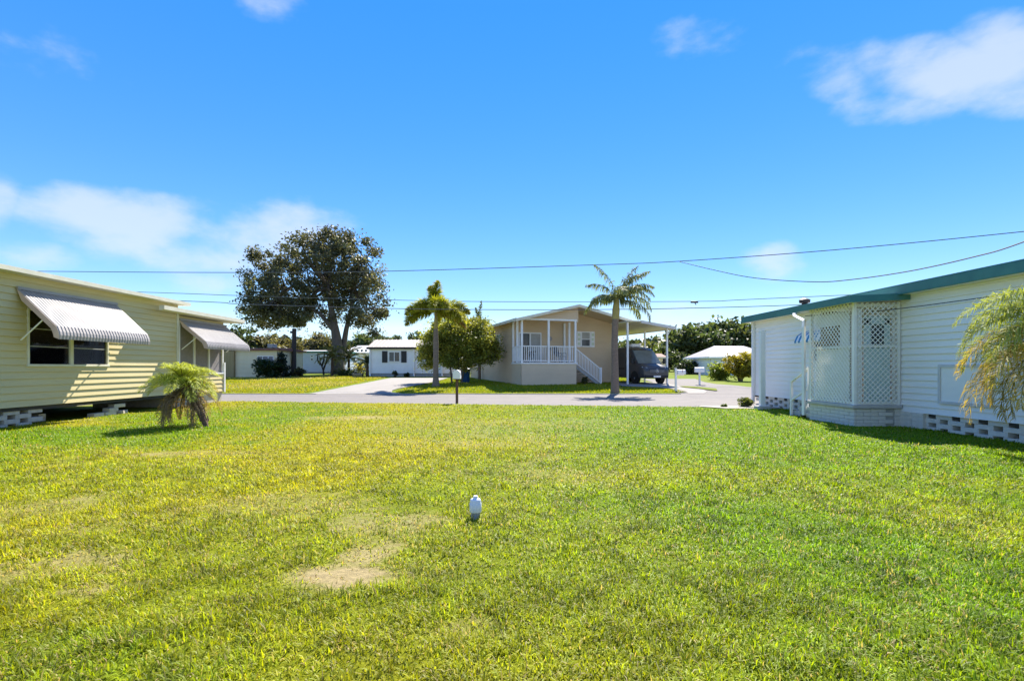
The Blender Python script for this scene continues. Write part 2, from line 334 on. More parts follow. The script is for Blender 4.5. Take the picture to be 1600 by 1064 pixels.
# near lawn sheet with a colour map of lush, yellow and bare patches
def blob(x, y, cx, cy, rx, ry, n=.5, s=3.0):
    d = ((x - cx) / rx) ** 2 + ((y - cy) / ry) ** 2 + ((fbm(x, y, s, 7, 3) - .5) * 3 + (fbm(x, y, s * 5, 2, 9) - .5) * 3) * n
    return np.clip(1.25 - d, 0, 1)
def patches(x, y):
    sand = np.maximum.reduce([blob(x, y, -1.06, 3.42, .40, .24, .35, 4), .75 * blob(x, y, -.95, 3.85, .26, .35, .5, 4), .6 * blob(x, y, -2.95, 3.5, .65, .38, .9, 3.5),
                              .6 * blob(x, y, -1.0, 4.6, .5, .5, .6, 3), .4 * blob(x, y, -2.2, 5.2, .9, .6, .7, 2), .5 * blob(x, y, -4.0, 14.2, 1.7, .8, .4, 1.2), .35 * blob(x, y, -.4, 10.4, 1.9, 2.0, .5, .8),
                              .45 * blob(x, y, -5.2, 8.3, 1.5, .35, .5, 1.5), .35 * blob(x, y, .6, 6.9, .9, 1.1, .6, 1.5), .4 * blob(x, y, -4.6, 5.0, .8, .5, .7, 2.5), .3 * blob(x, y, .2, 12.5, 4.5, 2.0, .6, .7),
                              .35 * blob(x, y, -.15, 2.75, .25, .15, .6, 4)])
    sand = np.clip(sand + np.clip(fbm(x, y, 1.1, 3, 40) - .62, 0, 1) * 1.5 * np.clip((1.8 - x) / 3, 0, 1), 0, 1)
    yel = np.clip(.62 - (x + 1.0) * .12, 0.05, .95) + (fbm(x, y, .45, 9, 2) - .5) * 1.0
    yel = yel + .7 * blob(x, y, -2.5, 8.6, 1.3, 1.6, .4, 1) - .9 * blob(x, y, -8.0, 10.2, 3.4, 2.4, .4, .7) - .8 * blob(x, y, -7.5, 15.5, 4, 4.5, .4, .5) - .6 * blob(x, y, 6.5, 12.0, 4.0, 6.0, .3, .4) - .35 * blob(x, y, -2.4, 2.4, 1.3, .35, .5, 2)
    return sand, np.clip(yel, 0, 1)
GREEN = np.array((.180, .290, .005)); YELG = np.array((.375, .360, .014)); STRAW = np.array((.52, .42, .16)); SAND = np.array((.34, .26, .13))
def lawn_rgb(x, y):
    s, g = patches(x, y); c = GREEN + (YELG - GREEN) * g[..., None]; return c, s
gx = np.arange(-13.5, 12.6, .09); gy = np.concatenate([np.arange(.6, 8, .07), np.arange(8, 23.5, .14)])
X, Y = np.meshgrid(gx, gy); ne = np.interp(X, [-60, -20, -11.4, -1.6, 8.2, 12, 60], [22.6, 22.2, 21.1, 19.35, 17.9, 17.5, 17.0]) + (fbm(X, Y * 0, 1.3) - .5) * .35
Yc = np.minimum(Y, ne)
Z = .006 + (fbm(X, Yc, .35, 4, 8) - .5) * .05 * np.clip((ne - Yc) / 2, 0, 1) + (fbm(X, Yc, 3, 1, 1) - .5) * .02 * np.clip((ne - Yc), 0, 1)
c, s = lawn_rgb(X, Yc); colr = c * .6 + (SAND - c * .55) * s[..., None] ** 1.3
ny, nx = X.shape; idx = np.arange(ny * nx).reshape(ny, nx)
fl = np.stack([idx[:-1, :-1], idx[:-1, 1:], idx[1:, 1:], idx[1:, :-1]], -1)
keep = (Yc[1:, :-1] - Yc[:-1, :-1]) > 1e-4
lawn = link('lawn', npmesh('lawn', np.stack([X, Yc, Z], -1).reshape(-1, 3), fl[keep].ravel(), 4, M['lawn'], colr.reshape(-1, 3), True)); tag(lawn, kind='structure')

road = MB(); pr = None
for x in np.arange(-60, 60.1, 2.0):
    cur = [(x, near_edge(x) - .5, 0.0), (x, 26.72, 0.0)]
    if pr: road.quad(pr[0], cur[0], cur[1], pr[1])
    pr = cur
tag(road.build('road', M['asphalt']), kind='structure')
def rows_px(pts, ext=None):                                      # (py, pxleft, pxright) on the photo -> terrain rows
    out = []
    for (py, a, b) in pts:
        g = G(a, py); g2 = G(b, py); out.append((g.y, g.x, g2.x))
    return out
strip('side_street', rows_px([(616, 478, 640), (613, 495, 612), (610, 511, 613), (607, 527, 622), (603.5, 545, 645), (600, 563, 662), (596, 583, 680), (593, 598, 692), (590.5, 612, 700)]), .012, M['drive'])
strip('junction', rows_px([(616.2, 1050, 1800), (612, 1060, 1600), (608, 1050, 1270), (604.5, 1040, 1168), (600, 1030, 1118), (597, 1020, 1101), (594, 1008, 1092), (592, 1000, 1086)]), .006, M['asphalt'])
strip('driveway', rows_px([(615, 1076, 1100), (612, 1072, 1105), (609, 1060, 1100), (606, 1035, 1092), (603.5, 972, 1064), (600.5, 962, 1046), (597.5, 958, 1030)]), .018, M['drive'])
strip('verge', rows_px([(611.2, 1117, 1121), (608, 1092, 1119), (606, 1070, 1096), (604.4, 1060, 1074)]), .05, M['farlawn'])
strip('slab', [(17.2, 7.6, 12), (18.0, 7.0, 12), (18.4, 7.2, 12)], .03, M['kerb'])
# flush concrete edging along the far side of the road
k = MB()
for x0, x1 in ((-40, -9.6), (-5.6, 9.4)): k.box(x0, x1, 26.62, 26.82, -.02, .035)
tag(k.build('kerb', M['kerb'], bevel=.01), kind='structure')

# blades of grass on the near lawn
def grass_field():
    V = []; Fc = []; Cc = []; base = 0
    zones = [(1.9, 3.6, 6500, .0028, .056), (3.6, 5.5, 3600, .0036, .056), (5.5, 8.5, 2000, .0052, .054), (8.5, 13, 1000, .0075, .05), (13, 21, 480, .0105, .045)]
    for (y0, y1, dens, wid, ln) in zones:
        W0 = -1.12 * y1 - .8; W1 = 1.16 * y1 + .8; W0 = max(W0, -11.6); W1 = min(W1, 9.6)
        n = int((W1 - W0) * (y1 - y0) * dens); x = rng.uniform(W0, W1, n); y = rng.uniform(y0, y1, n)
        ne = np.interp(x, [-60, -20, -11.4, -1.6, 8.2, 12, 60], [22.6, 22.2, 21.1, 19.35, 17.9, 17.5, 17.0])
        col, sd = lawn_rgb(x, y)
        tuft = fbm(x, y, 5, 5, 5)
        ok = (y < ne - .02 + rng.uniform(-.1, .06, n)) & (rng.random(n) > sd * .93) & (rng.random(n) < .45 + tuft * 1.1) & (abs(x / y) < 1.16) & ~((x > 8.3) & (y > 12.0) & (y < 14.2)) & ~((x > 7.0) & (y > 17.1))
        x, y, col, sd, tuft = x[ok], y[ok], col[ok], sd[ok], tuft[ok]; n = len(x)
        z = .0 + (fbm(x, y, .35, 4, 8) - .5) * .05
        az = rng.uniform(0, 2 * math.pi, n); l = ln * rng.uniform(.55, 1.35, n) * (.35 + 1.3 * tuft) * (1 - .5 * sd); lean = rng.uniform(.3, 1.7, n); w = wid * rng.uniform(.7, 1.4, n)
        dx, dy = np.cos(az), np.sin(az); px, py = -dy, dx
        b0 = np.stack([x - px * w, y - py * w, z], -1); b1 = np.stack([x + px * w, y + py * w, z], -1)
        mx_, mz = l * .55 * np.sin(lean * .6), l * .55 * np.cos(lean * .6)
        m0 = np.stack([x + dx * mx_ - px * w * .9, y + dy * mx_ - py * w * .9, z + mz], -1); m1 = np.stack([x + dx * mx_ + px * w * .9, y + dy * mx_ + py * w * .9, z + mz], -1)
        tx, tz = mx_ + l * .55 * np.sin(lean * 1.3), mz + l * .5 * np.cos(lean * 1.3)
        t = np.stack([x + dx * tx, y + dy * tx, z + tz], -1)
        v = np.stack([b0, b1, m1, m0, t], 1).reshape(-1, 3)
        i = base + np.arange(n) * 5
        f = np.stack([i, i + 1, i + 2, i, i + 2, i + 3, i + 3, i + 2, i + 4], -1).reshape(-1)
        q = rng.random(n); straw = (q < (.07 if y1 < 6 else .03) + .55 * sd + .08 * (fbm(x, y, 1.5, 2, 2) > .55))
        cl = .62 + .76 * np.clip((fbm(x, y, 7, 21, 4) - .25) / .5, 0, 1); cc = np.where(straw[:, None], STRAW * .85, col * (rng.uniform(.68, 1.3, (n, 1)) if y1 < 6 else rng.uniform(.82, 1.16, (n, 1))) * (cl[:, None] if y1 < 9 else 1.0)); cc = cc * (1 + rng.normal(0, .05, (n, 3)))
        V.append(v); Fc.append(f); Cc.append(np.repeat(np.clip(cc, .004, .8), 5, 0)); base += n * 5
    me = npmesh('grass', np.concatenate(V), np.concatenate(Fc), 3, M['grass'], np.concatenate(Cc))
    tag(link('grass', me), 'mown yellow-green grass growing over the near lawn', 'grass', kind='stuff')
grass_field()
def far_grass():                                                 # tufts on the strips across the road
    x = rng.uniform(-40, 30, 170000); y = 26.85 + rng.random(170000) ** 1.6 * 22
    px = CX + F * x / y; z = np.array([h(v) for v in y]); py = CY - F * (z - CAMH) / y
    ss = (px > np.interp(py, [590, 616], [610, 470]) - 6) & (px < np.interp(py, [590, 600, 607, 613, 616], [706, 668, 628, 616, 645]))
    jn = (px > np.interp(py, [592, 600, 604, 606, 609, 613, 616], [996, 960, 966, 1030, 1056, 1072, 1055]))
    keepm = ~ss & ~jn & (abs(x / y) < 1.15); x, y, z = x[keepm], y[keepm], z[keepm]; n = len(x)
    hgt = rng.uniform(.03, .08, n); w = rng.uniform(.015, .035, n); az = rng.uniform(0, 6.28, n); dx, dy = np.cos(az), np.sin(az)
    b0 = np.stack([x - dx * w, y - dy * w, z - .02], -1); b1 = np.stack([x + dx * w, y + dy * w, z - .02], -1); t = np.stack([x + rng.normal(0, .04, n), y + rng.normal(0, .04, n), z + hgt], -1)
    v = np.stack([b0, b1, t], 1).reshape(-1, 3); g = np.clip(fbm(x, y, .3) + (x < -8) * .35, 0, 1)[:, None]
    cc = (GREEN * .9 + (YELG - GREEN) * g) * rng.uniform(.85, 1.12, (n, 1)); dry = (rng.random(n) < .05 + .5 * ((x < -10) & (fbm(x, y, .25, 6, 1) > .52)))
    cc = np.where(dry[:, None], STRAW * .9, cc)
    me = npmesh('grass', v, np.arange(n * 3), 3, M['grass'], np.repeat(cc, 3, 0))
    tag(link('grass', me), 'short grass on the lots across the road', 'grass', kind='stuff')
far_grass()

# ------------------------------------------------------------------ shared part builders
def board(mb, sgn, xp, y0, y1, za, zb, pa, pb, back=.012):         # one lap board on a wall plane x = xp, proud towards sgn
    f = lambda d: xp + sgn * d
    pts = [(f(-back), y0, za), (f(pa), y0, za), (f(pb), y0, zb), (f(-back), y0, zb)]
    mb.prism(pts, (0, y1 - y0, 0))
def lap_siding(parent, sgn, xp, y0, y1, z0, z1, e, mat, openings=(), out=.034, inn=.003):
    z = z0
    while z < z1 - .01:
        zt = min(z + e, z1); segs = [(y0, y1, z, zt)]
        for (a, b, c_, d) in openings:
            new = []
            for (sa, sb, za, zb) in segs:
                if b <= sa or a >= sb or d <= za or c_ >= zb: new.append((sa, sb, za, zb)); continue
                if a > sa: new.append((sa, a, za, zb))
                if b < sb: new.append((b, sb, za, zb))
                ma, mb_ = max(sa, a), min(sb, b)
                if c_ > za + .004: new.append((ma, mb_, za, c_))
                if d < zb - .004: new.append((ma, mb_, d, zb))
            segs = new
        for (sa, sb, za, zb) in segs:
            pr_ = lambda q: out + (inn - out) * (q - z) / e
            j = random.uniform(-.0015, .0015)
            m_ = MB(); board(m_, sgn, xp, sa, sb, za + .001, zb, pr_(za) + j, pr_(zb) + j); m_.build('lap_board', mat, parent)
        z += e
def saw_rows(mb, zs, rng_fn, place, e_out=.03):                   # lap profile as one mesh: place(t, z, d) -> point, rng_fn(z) -> (t0, t1)
    for a, b in zip(zs[:-1], zs[1:]):
        t0, t1 = rng_fn(a); u0, u1 = rng_fn(b)
        if t1 - t0 < .02: continue
        mb.quad(place(t0, a, e_out), place(t1, a, e_out), place(u1, b, .002), place(u0, b, .002))
        mb.quad(place(t0, a, .002), place(t1, a, .002), place(t1, a, e_out), place(t0, a, e_out))
def blockmesh(name, mat, L, H, D, bev=.006, seed=0):
    m_ = MB().box(-D / 2, D / 2, -L / 2, L / 2, 0, H); me = m_.mesh(name, mat); bm = bmesh.new(); bm.from_mesh(me)
    bmesh.ops.recalc_face_normals(bm, faces=bm.faces); bmesh.ops.bevel(bm, geom=list(bm.edges), offset=bev, segments=1, affect='EDGES'); bm.to_mesh(me); bm.free(); return me
def pane(parent, x0, x1, y0, y1, z0, z1, mat=None, name='pane'): return MB().box(x0, x1, y0, y1, z0, z1).build(name, mat or M['glass'], parent)
def side_window(parent, sgn, xp, y0, y1, z0, z1, cols=2, fw=.05, frame=None):
    """window in a wall plane x = xp: frame with mullions, panes, a dim room and blinds behind"""
    fr = frame or M['white']; m_ = MB(); p0, p1 = xp - sgn * .05, xp + sgn * .045
    m_.box(p0, p1, y0, y1, z1 - fw, z1); m_.box(p0, xp + sgn * .06, y0 - .02, y1 + .02, z0 - .01, z0 + fw)
    m_.box(p0, p1, y0, y0 + fw, z0 + fw, z1 - fw); m_.box(p0, p1, y1 - fw, y1, z0 + fw, z1 - fw)
    w = m_.build('window', fr, parent, bevel=.004); step = (y1 - y0) / cols
    for i in range(1, cols): MB().box(p0, xp + sgn * .04, y0 + step * i - .05, y0 + step * i + .05, z0 + fw, z1 - fw).build('mullion', fr, w)
    for i in range(cols):
        a, b = y0 + step * i + (.05 if i else fw), y0 + step * (i + 1) - (.05 if i < cols - 1 else fw)
        n = 3; hh = (z1 - z0 - 2 * fw) / n
        for q in range(n):
            za = z0 + fw + hh * q; pane(w, xp - sgn * .012, xp - sgn * .006, a, b, za + .012, za + hh - .012)
            if q: MB().box(xp - sgn * .02, xp + sgn * .012, a, b, za - .012, za + .012).build('sash_rail', M['pipe_d'], w)
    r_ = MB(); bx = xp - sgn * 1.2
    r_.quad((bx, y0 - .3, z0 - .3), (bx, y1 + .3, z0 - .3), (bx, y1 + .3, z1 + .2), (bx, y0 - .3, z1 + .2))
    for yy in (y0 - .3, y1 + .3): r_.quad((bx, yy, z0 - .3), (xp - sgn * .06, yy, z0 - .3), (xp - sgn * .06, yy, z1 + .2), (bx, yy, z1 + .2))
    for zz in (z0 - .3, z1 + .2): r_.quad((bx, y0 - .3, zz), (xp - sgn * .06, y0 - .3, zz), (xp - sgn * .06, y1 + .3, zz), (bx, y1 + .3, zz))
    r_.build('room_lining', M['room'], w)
    return w
def awning(parent, sgn, xp, y0, y1, ztop, p, drop, rib=.10, mats=None):
    """ribbed sheet-metal awning with a rolled lip, side wings and two stays"""
    prof = [(0.0, 0.0)] + [(p * t, -drop * .80 * t) for t in (.25, .5, .75, .93)] + [(p * .985, -drop * .855), (p, -drop * .92), (p * .99, -drop)]
    n = int(round((y1 - y0) / rib)); cols = []
    for i in range(n):
        for fr_, am in ((0, 0), (.12, 1), (.38, 1), (.5, 0)): cols.append((y0 + (y1 - y0) * (i + fr_) / n, am * .014))
    cols.append((y1, 0)); V = []; Fq = []; k_ = len(prof)
    for side in (0, 1):
        for (yy, am) in cols:
            for j, (q, z) in enumerate(prof):
                a = prof[max(j - 1, 0)]; b = prof[min(j + 1, k_ - 1)]; t = Vector((b[0] - a[0], b[1] - a[1])).normalized(); nn = Vector((-t.y, t.x)) * (am + (.0 if side == 0 else -.006))
                V.append((xp + sgn * (q + nn.x), yy, ztop + z + nn.y))
    nc = len(cols)
    for side in (0, 1):
        o_ = side * nc * k_
        for i in range(nc - 1):
            for j in range(k_ - 1): Fq.append((o_ + i * k_ + j, o_ + i * k_ + j + 1, o_ + (i + 1) * k_ + j + 1, o_ + (i + 1) * k_ + j))
    m_ = MB(); m_.v = V; m_.f = Fq; aw = m_.build('awning', M['awning'], parent)
    for yy, d in ((y0, -1), (y1, 1)):                             # side wings hang below the sheet edge
        for (a, b) in zip(prof[:-1], prof[1:]):
            pass
        w = MB(); th = .012; low = lambda q, z: (q - .10 * min(1, q / .2) * (1 if q > .03 else 0), z - .17 if q < p * .9 else z - .02)
        pts = [(q, z) for q, z in prof] ; inner = [(max(q - .13, 0.0), z - .05) for q, z in prof[::-1]]
        poly = [(xp + sgn * (q), yy, ztop + z - .004) for q, z in pts] + [(xp + sgn * q, yy, ztop + max(z, -drop) ) for q, z in inner[1:-1]]
        w.prism(poly, (0, d * th, 0)); w.build('side_wing', M['awning_pink'] if d < 0 else M['awning'], aw)
        st = MB(); st.bar((xp + sgn * p * .62, yy - d * .04, ztop - drop * .58), (xp + sgn * .06, yy - d * .04 , ztop - drop * 1.02), .022); st.build('stay', M['white'], aw)
    MB().box(xp - sgn * .0, xp + sgn * .05, y0 - .02, y1 + .02, ztop - .02, ztop + .045).build('head_channel', M['awning'], aw)
    return aw

# ------------------------------------------------------------------ yellow home on the left
LX = -11.3
def left_home():
    t = thing('mobile_home', (LX - 2, 13, 0), 'long yellow-olive lap-sided mobile home with a big ribbed metal awning', 'house')
    y0, y1 = 7.6, 17.9; op = [(12.2, 14.72, 1.43, 2.82)]
    core = MB(); core.box(LX - 4.4, LX - 1.5, y0, y1, .47, 3.55); w = core.build('wall', M['siding_y'], t)
    bk = MB()
    for (a, b, c_, d) in ((y0, 12.15, .47, 3.55), (14.77, y1, .47, 3.55), (12.15, 14.77, .47, 1.40), (12.15, 14.77, 2.85, 3.55)): bk.box(LX - .10, LX - .015, a, b, c_, d)
    bk.box(LX - 1.6, LX - .1, y0, y0 + .08, .47, 3.55); bk.box(LX - 1.6, LX - .1, y1 - .08, y1, .47, 3.55); bk.build('wall_backing', M['siding_y'], t)
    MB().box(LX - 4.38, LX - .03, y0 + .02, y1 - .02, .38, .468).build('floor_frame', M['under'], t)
    lap_siding(w, 1, LX, y0, y1, .47, 3.43, .1645, M['siding_y'], op)
    MB().box(LX, LX + .03, y0, y1, 3.43, 3.58).build('frieze_board', M['siding_y'], t)
    r = MB(); r.hexa([(LX - 4.6, y0 - .15, 3.60), (LX + .33, y0 - .15, 3.56), (LX + .33, 18.1, 3.56), (LX - 4.6, 18.1, 3.60)], [(LX - 4.6, y0 - .15, 3.78), (LX + .33, y0 - .15, 3.645), (LX + .33, 18.1, 3.645), (LX - 4.6, 18.1, 3.78)])
    rf = r.build('roof', M['roof_w'], t); MB().box(LX + .331, LX + .355, y0 - .15, 18.1, 3.565, 3.67).build('drip_edge', M['cream'], rf)
    MB().box(LX - .05, LX + .05, 17.82, 17.93, .45, 3.40).build('corner_trim', M['cream'], t)
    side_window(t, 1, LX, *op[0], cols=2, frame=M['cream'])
    awning(t, 1, LX + .03, 11.93, 15.0, 3.24, 1.0, 1.18)
    sp = MB(); sp.tube([(LX + .03, 11.35, 1.62), (LX + .07, 11.35, 1.62), (LX + .09, 11.35, 1.56)], .018, 8); sp.build('hose_tap', M['pipe_d'], t, smooth=True)
    return t
left_home()
def left_porch():
    t = thing('screened_porch', (LX - 1.5, 19.4, 0), 'screened porch with ribbed awning joined to the end of the yellow home', 'porch')
    a, b = 17.95, 20.85
    MB().box(LX - 3.0, LX - .05, a, b, -.05, .42).build('slab_base', M['block'], t)
    k = MB(); k.box(LX - .1, LX - .012, a, b, .42, 1.14); k.box(LX - 3, LX - .1, b - .1, b - .0, .42, 1.14); w = k.build('knee_wall', M['siding_y'], t)
    lap_siding(w, 1, LX, a, b, .44, 1.10, .165, M['siding_y'])
    MB().box(LX - .1, LX + .05, a, b + .03, 1.14, 1.19).build('sill', M['white'], t)
    for yy in (a + .05, 18.9, 19.85, b - .03): MB().box(LX - .07, LX + .02, yy - .035, yy + .035, 1.19, 3.12).build('post', M['white'], t)
    for (p, q) in ((a + .085, 18.865), (18.935, 19.815), (19.885, b - .065)): pane(t, LX - .035, LX - .03, p, q, 1.19, 3.12, M['screen'], 'screen')
    MB().box(LX - 3.0, LX - 2.9, a, b, .42, 3.12).build('back_wall', M['room'], t); pane(t, LX - 2.9, LX - .08, b - .05, b - .045, 1.19, 3.12, M['screen'], 'screen')
    MB().box(LX - 3, LX + .02, a, b, 3.12, 3.22).build('header', M['siding_y'], t)
    r = MB(); r.hexa([(LX - 3.4, 17.9, 3.36), (LX + .40, 17.9, 3.24), (LX + .40, 21.7, 3.24), (LX - 3.4, 21.7, 3.36)], [(LX - 3.4, 17.9, 3.52), (LX + .40, 17.9, 3.40), (LX + .40, 21.7, 3.40), (LX - 3.4, 21.7, 3.52)])
    rf = r.build('roof', M['cream'], t); MB().box(LX + .30, LX + .40, 16.5, 17.9, 3.25, 3.40).build('eave_strip', M['cream'], rf)
    MB().box(LX + .402, LX + .47, 16.5, 21.7, 3.27, 3.40).build('gutter', M['cream'], rf)
    awning(t, 1, LX + .02, 17.98, 21.0, 3.08, 1.0, 1.03)
    MB().box(LX - .05, LX + .06, b, b + .08, .40, 1.6).build('corner_post', M['white'], t)
left_porch()
def left_blocks():
    t = thing('block_skirting', (LX - .15, 11, 0), 'openwork skirting of grey concrete blocks under the yellow home', 'block wall')
    mesh = blockmesh('concrete_block', M['block'], .40, .104, .2)
    for c_ in range(4):
        y = 8.0 + (c_ % 2) * .3 ; end = 12.55 - (.0 if c_ % 2 else .3)
        while y < end:
            link('concrete_block', mesh, t, (LX - .15 + random.uniform(-.012, .012), y, -.02 + c_ * .1045), (0, 0, random.uniform(-.03, .03))); y += .6
    for i, (yy, z, rz) in enumerate(((14.05, .0, .3), (14.55, .02, -.2), (14.35, .12, .1))): pass
    u = thing('block_pier', (LX - .3, 15.3, 0), 'loose low pile of concrete blocks beneath the sunlit siding', 'block pile')
    for (yy, z, rz) in ((14.55, 0, .06), (15.0, 0, -.05), (15.55, 0, .35), (15.1, .104, .1), (15.35, .208, -.1)): link('concrete_block', mesh, u, (LX - .2, yy, z), (0, 0, rz))
    v = thing('block_pier', (LX - .9, 13.2, 0), 'single upright concrete block in the dark under the yellow home', 'block')
    link('concrete_block', mesh, v, (LX - .7, 13.2, 0)); link('concrete_block', mesh, v, (LX - .7, 13.2, .104), (0, 0, 1.5))
    d = MB(); d.box(LX - 4.3, LX - 4.2, 7.7, 20.8, -.05, .45); d.box(LX - 4.3, LX - .3, 7.66, 7.74, -.05, .45)
    d.build('rear_panel', M['block'], t)  # unseen back and end walls, added to keep light out from under the home
left_blocks()

# ------------------------------------------------------------------ white home on the right
RX = 9.5
def right_home():
    t = thing('mobile_home', (RX + 2.5, 13, 0), 'white lap-sided mobile home with a teal fascia', 'house')
    y0, y1 = 6.2, 19.2; op = [(14.35, 15.5, 1.55, 2.45)]
    c_ = MB(); c_.box(RX + .9, RX + 5, y0, y1, .37, 3.1); c_.box(RX + .015, RX + .9, y0, y0 + .08, .37, 3.1); c_.box(RX + .015, RX + .9, y1 - .08, y1, .37, 3.1)
    for (a, b, q, r) in ((y0, 14.3, .37, 3.1), (15.55, y1, .37, 3.1), (14.3, 15.55, .37, 1.5), (14.3, 15.55, 2.5, 3.1)): c_.box(RX + .015, RX + .1, a, b, q, r)
    w = c_.build('wall', M['siding_w'], t)
    lap_siding(w, -1, RX, y0, 12.06, .37, 3.10, .1475, M['siding_w'])
    lap_siding(w, -1, RX, 12.06, y1, .37, 3.10, .1475, M['siding_w'], op)
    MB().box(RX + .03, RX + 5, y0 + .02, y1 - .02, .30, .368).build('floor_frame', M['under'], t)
    r = MB(); ya, yb = y0 - .3, 19.5
    r.prism([(9.22, ya, 3.20), (12.0, ya, 3.75), (14.9, ya, 3.20), (14.9, ya, 3.12), (9.22, ya, 3.12)], (0, yb - ya, 0)); rf = r.build('roof', M['roof_w'], t)
    f = MB(); f.box(9.16, 9.218, ya, yb, 3.07, 3.275); f.box(9.218, 14.9, yb, yb + .03, 3.09, 3.22); f.build('fascia', M['teal'], rf, bevel=.006)
    MB().box(9.165, 9.24, ya, yb, 3.278, 3.30).build('drip_edge', M['teal'], rf)
    MB().box(9.218, RX - .03, ya + .02, yb - .02, 3.08, 3.118).build('soffit', M['white'], rf)
    v = MB(); v.lathe([(.09, 0), (.09, .22), (.16, .24), (.17, .34), (.05, .40)], (10.1, 17.0, 3.3), 14); v.build('roof_vent', M['vanblack'], rf, smooth=True)
    # access hatch low on the wall
    hh = MB(); a, b, q, s_ = 9.85, 11.05, .62, 1.46
    hh.box(RX - .065, RX - .02, a, b, s_ - .06, s_); hh.box(RX - .065, RX - .02, a, b, q, q + .06); hh.box(RX - .065, RX - .02, a, a + .06, q + .06, s_ - .06); hh.box(RX - .065, RX - .02, b - .06, b, q + .06, s_ - .06)
    hf = hh.build('hatch_frame', M['roof_w'], t); MB().box(RX - .042, RX - .018, a + .06, b - .06, q + .06, s_ - .06).build('hatch_panel', M['siding_w'], hf)
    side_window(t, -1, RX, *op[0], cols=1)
    # small blue and white striped awning over that window
    aw = None
    for i in range(16):
        ya_, yb_ = 14.15 + i * .10, 14.15 + (i + 1) * .10; m_ = MB()
        pr_ = [(0, 0), (.20, -.05), (.36, -.16), (.44, -.34), (.43, -.38), (.34, -.17), (.19, -.07), (0, -.02)]
        m_.prism([(RX - .03 - p, ya_, 2.52 + z) for p, z in pr_], (0, yb_ - ya_ - .002, 0))
        o = m_.build('window_awning' if aw is None else 'stripe', M['bluestripe'] if i % 2 else M['white'], t if aw is None else aw); aw = aw or o
    # downspouts
    d = MB(); d.box(RX - .12, RX - .03, 19.05, 19.15, .12, 3.08); d.build('downspout', M['white'], t, bevel=.008)
    MB().tube([(RX - .08, 19.1, .16), (RX - .14, 19.1, .06), (RX - .34, 19.08, .03)], .05, 8).build('downspout_shoe', M['white'], t)
    d = MB(); d.tube([(9.12, 15.9, 3.10), (9.02, 15.7, 2.98), (8.36, 14.08, 2.68), (8.28, 13.98, 2.5), (8.28, 13.98, .10)], .048, 4); d.build('downspout', M['white'], t)
right_home()
def right_blocks():
    t = thing('block_skirting', (RX + .12, 12, 0), 'openwork skirting of pale painted blocks under the white home', 'block wall')
    mesh = blockmesh('concrete_block', M['block_w'], .40, .097, .2)
    for c_ in range(4):
        for (a, b) in ((6.4, 12.0), (14.0, 19.15)):
            y = a + (c_ % 2) * .3 + .1
            while y < b:
                link('concrete_block', mesh, t, (RX + .12 + random.uniform(-.008, .008), y, -.02 + c_ * .0975), (0, 0, random.uniform(-.015, .015)))
                if a < 7 and y > 11.3 and y + .3 < b: link('concrete_block', mesh, t, (RX + .13, y + .3, -.02 + c_ * .0975), (0, 0, 0), (1, .48, 1))
                y += .6
    for c_ in range(4):
        for yy in (11.95, 11.62): link('concrete_block', mesh, t, (RX + .05, yy, -.02 + c_ * .0975), (0, 0, 0), (1, .8, 1))
    d = MB(); d.box(RX + 4.9, RX + 5, 6.2, 19.2, -.05, .37); d.box(RX + .3, RX + 4.9, 6.2, 6.3, -.05, .37); d.box(RX + .3, RX + 4.9, 19.05, 19.15, -.05, .37)
    d.build('rear_panel', M['block_w'], t)  # added out of sight so the space behind the blocks stays dark
right_blocks()
def lattice_panel(parent, place, L, z0, z1, sp=.088, w=.030):
    """two crossed layers of diagonal strips clipped to the panel; place(t, z, d) -> point"""
    m_ = MB(); H = z1 - z0
    for dirn in (1, -1):
        d0 = .0 if dirn > 0 else .010; step = sp * math.sqrt(2); k0 = -H if dirn > 0 else 0.0; k = k0 - step
        while k < L + H:
            c1 = k - w * .707; c2 = k + w * .707                     # strip between lines t = c + dirn * (z - z0)
            def clip(c):
                ts = []
                za, zb = 0.0, H
                lo, hi = (0 - c) / dirn, (L - c) / dirn
                lo, hi = min(lo, hi), max(lo, hi); lo, hi = max(lo, za), min(hi, zb)
                return (lo, hi) if hi > lo else None
            a = clip(k)
            if a and a[1] - a[0] > .03:
                q = [(min(max(c + dirn * z, 0), L), z0 + z) for c, z in ((c1, a[0]), (c2, a[0]), (c2, a[1]), (c1, a[1]))]
                m_.hexa([place(*q[0], d0), place(*q[1], d0), place(*q[1], d0 + .009), place(*q[0], d0 + .009)], [place(*q[3], d0), place(*q[2], d0), place(*q[2], d0 + .009), place(*q[3], d0 + .009)])
            k += step
    o = m_.build('lattice', M['lattice'], parent); o['kind'] = 'stuff'; return o
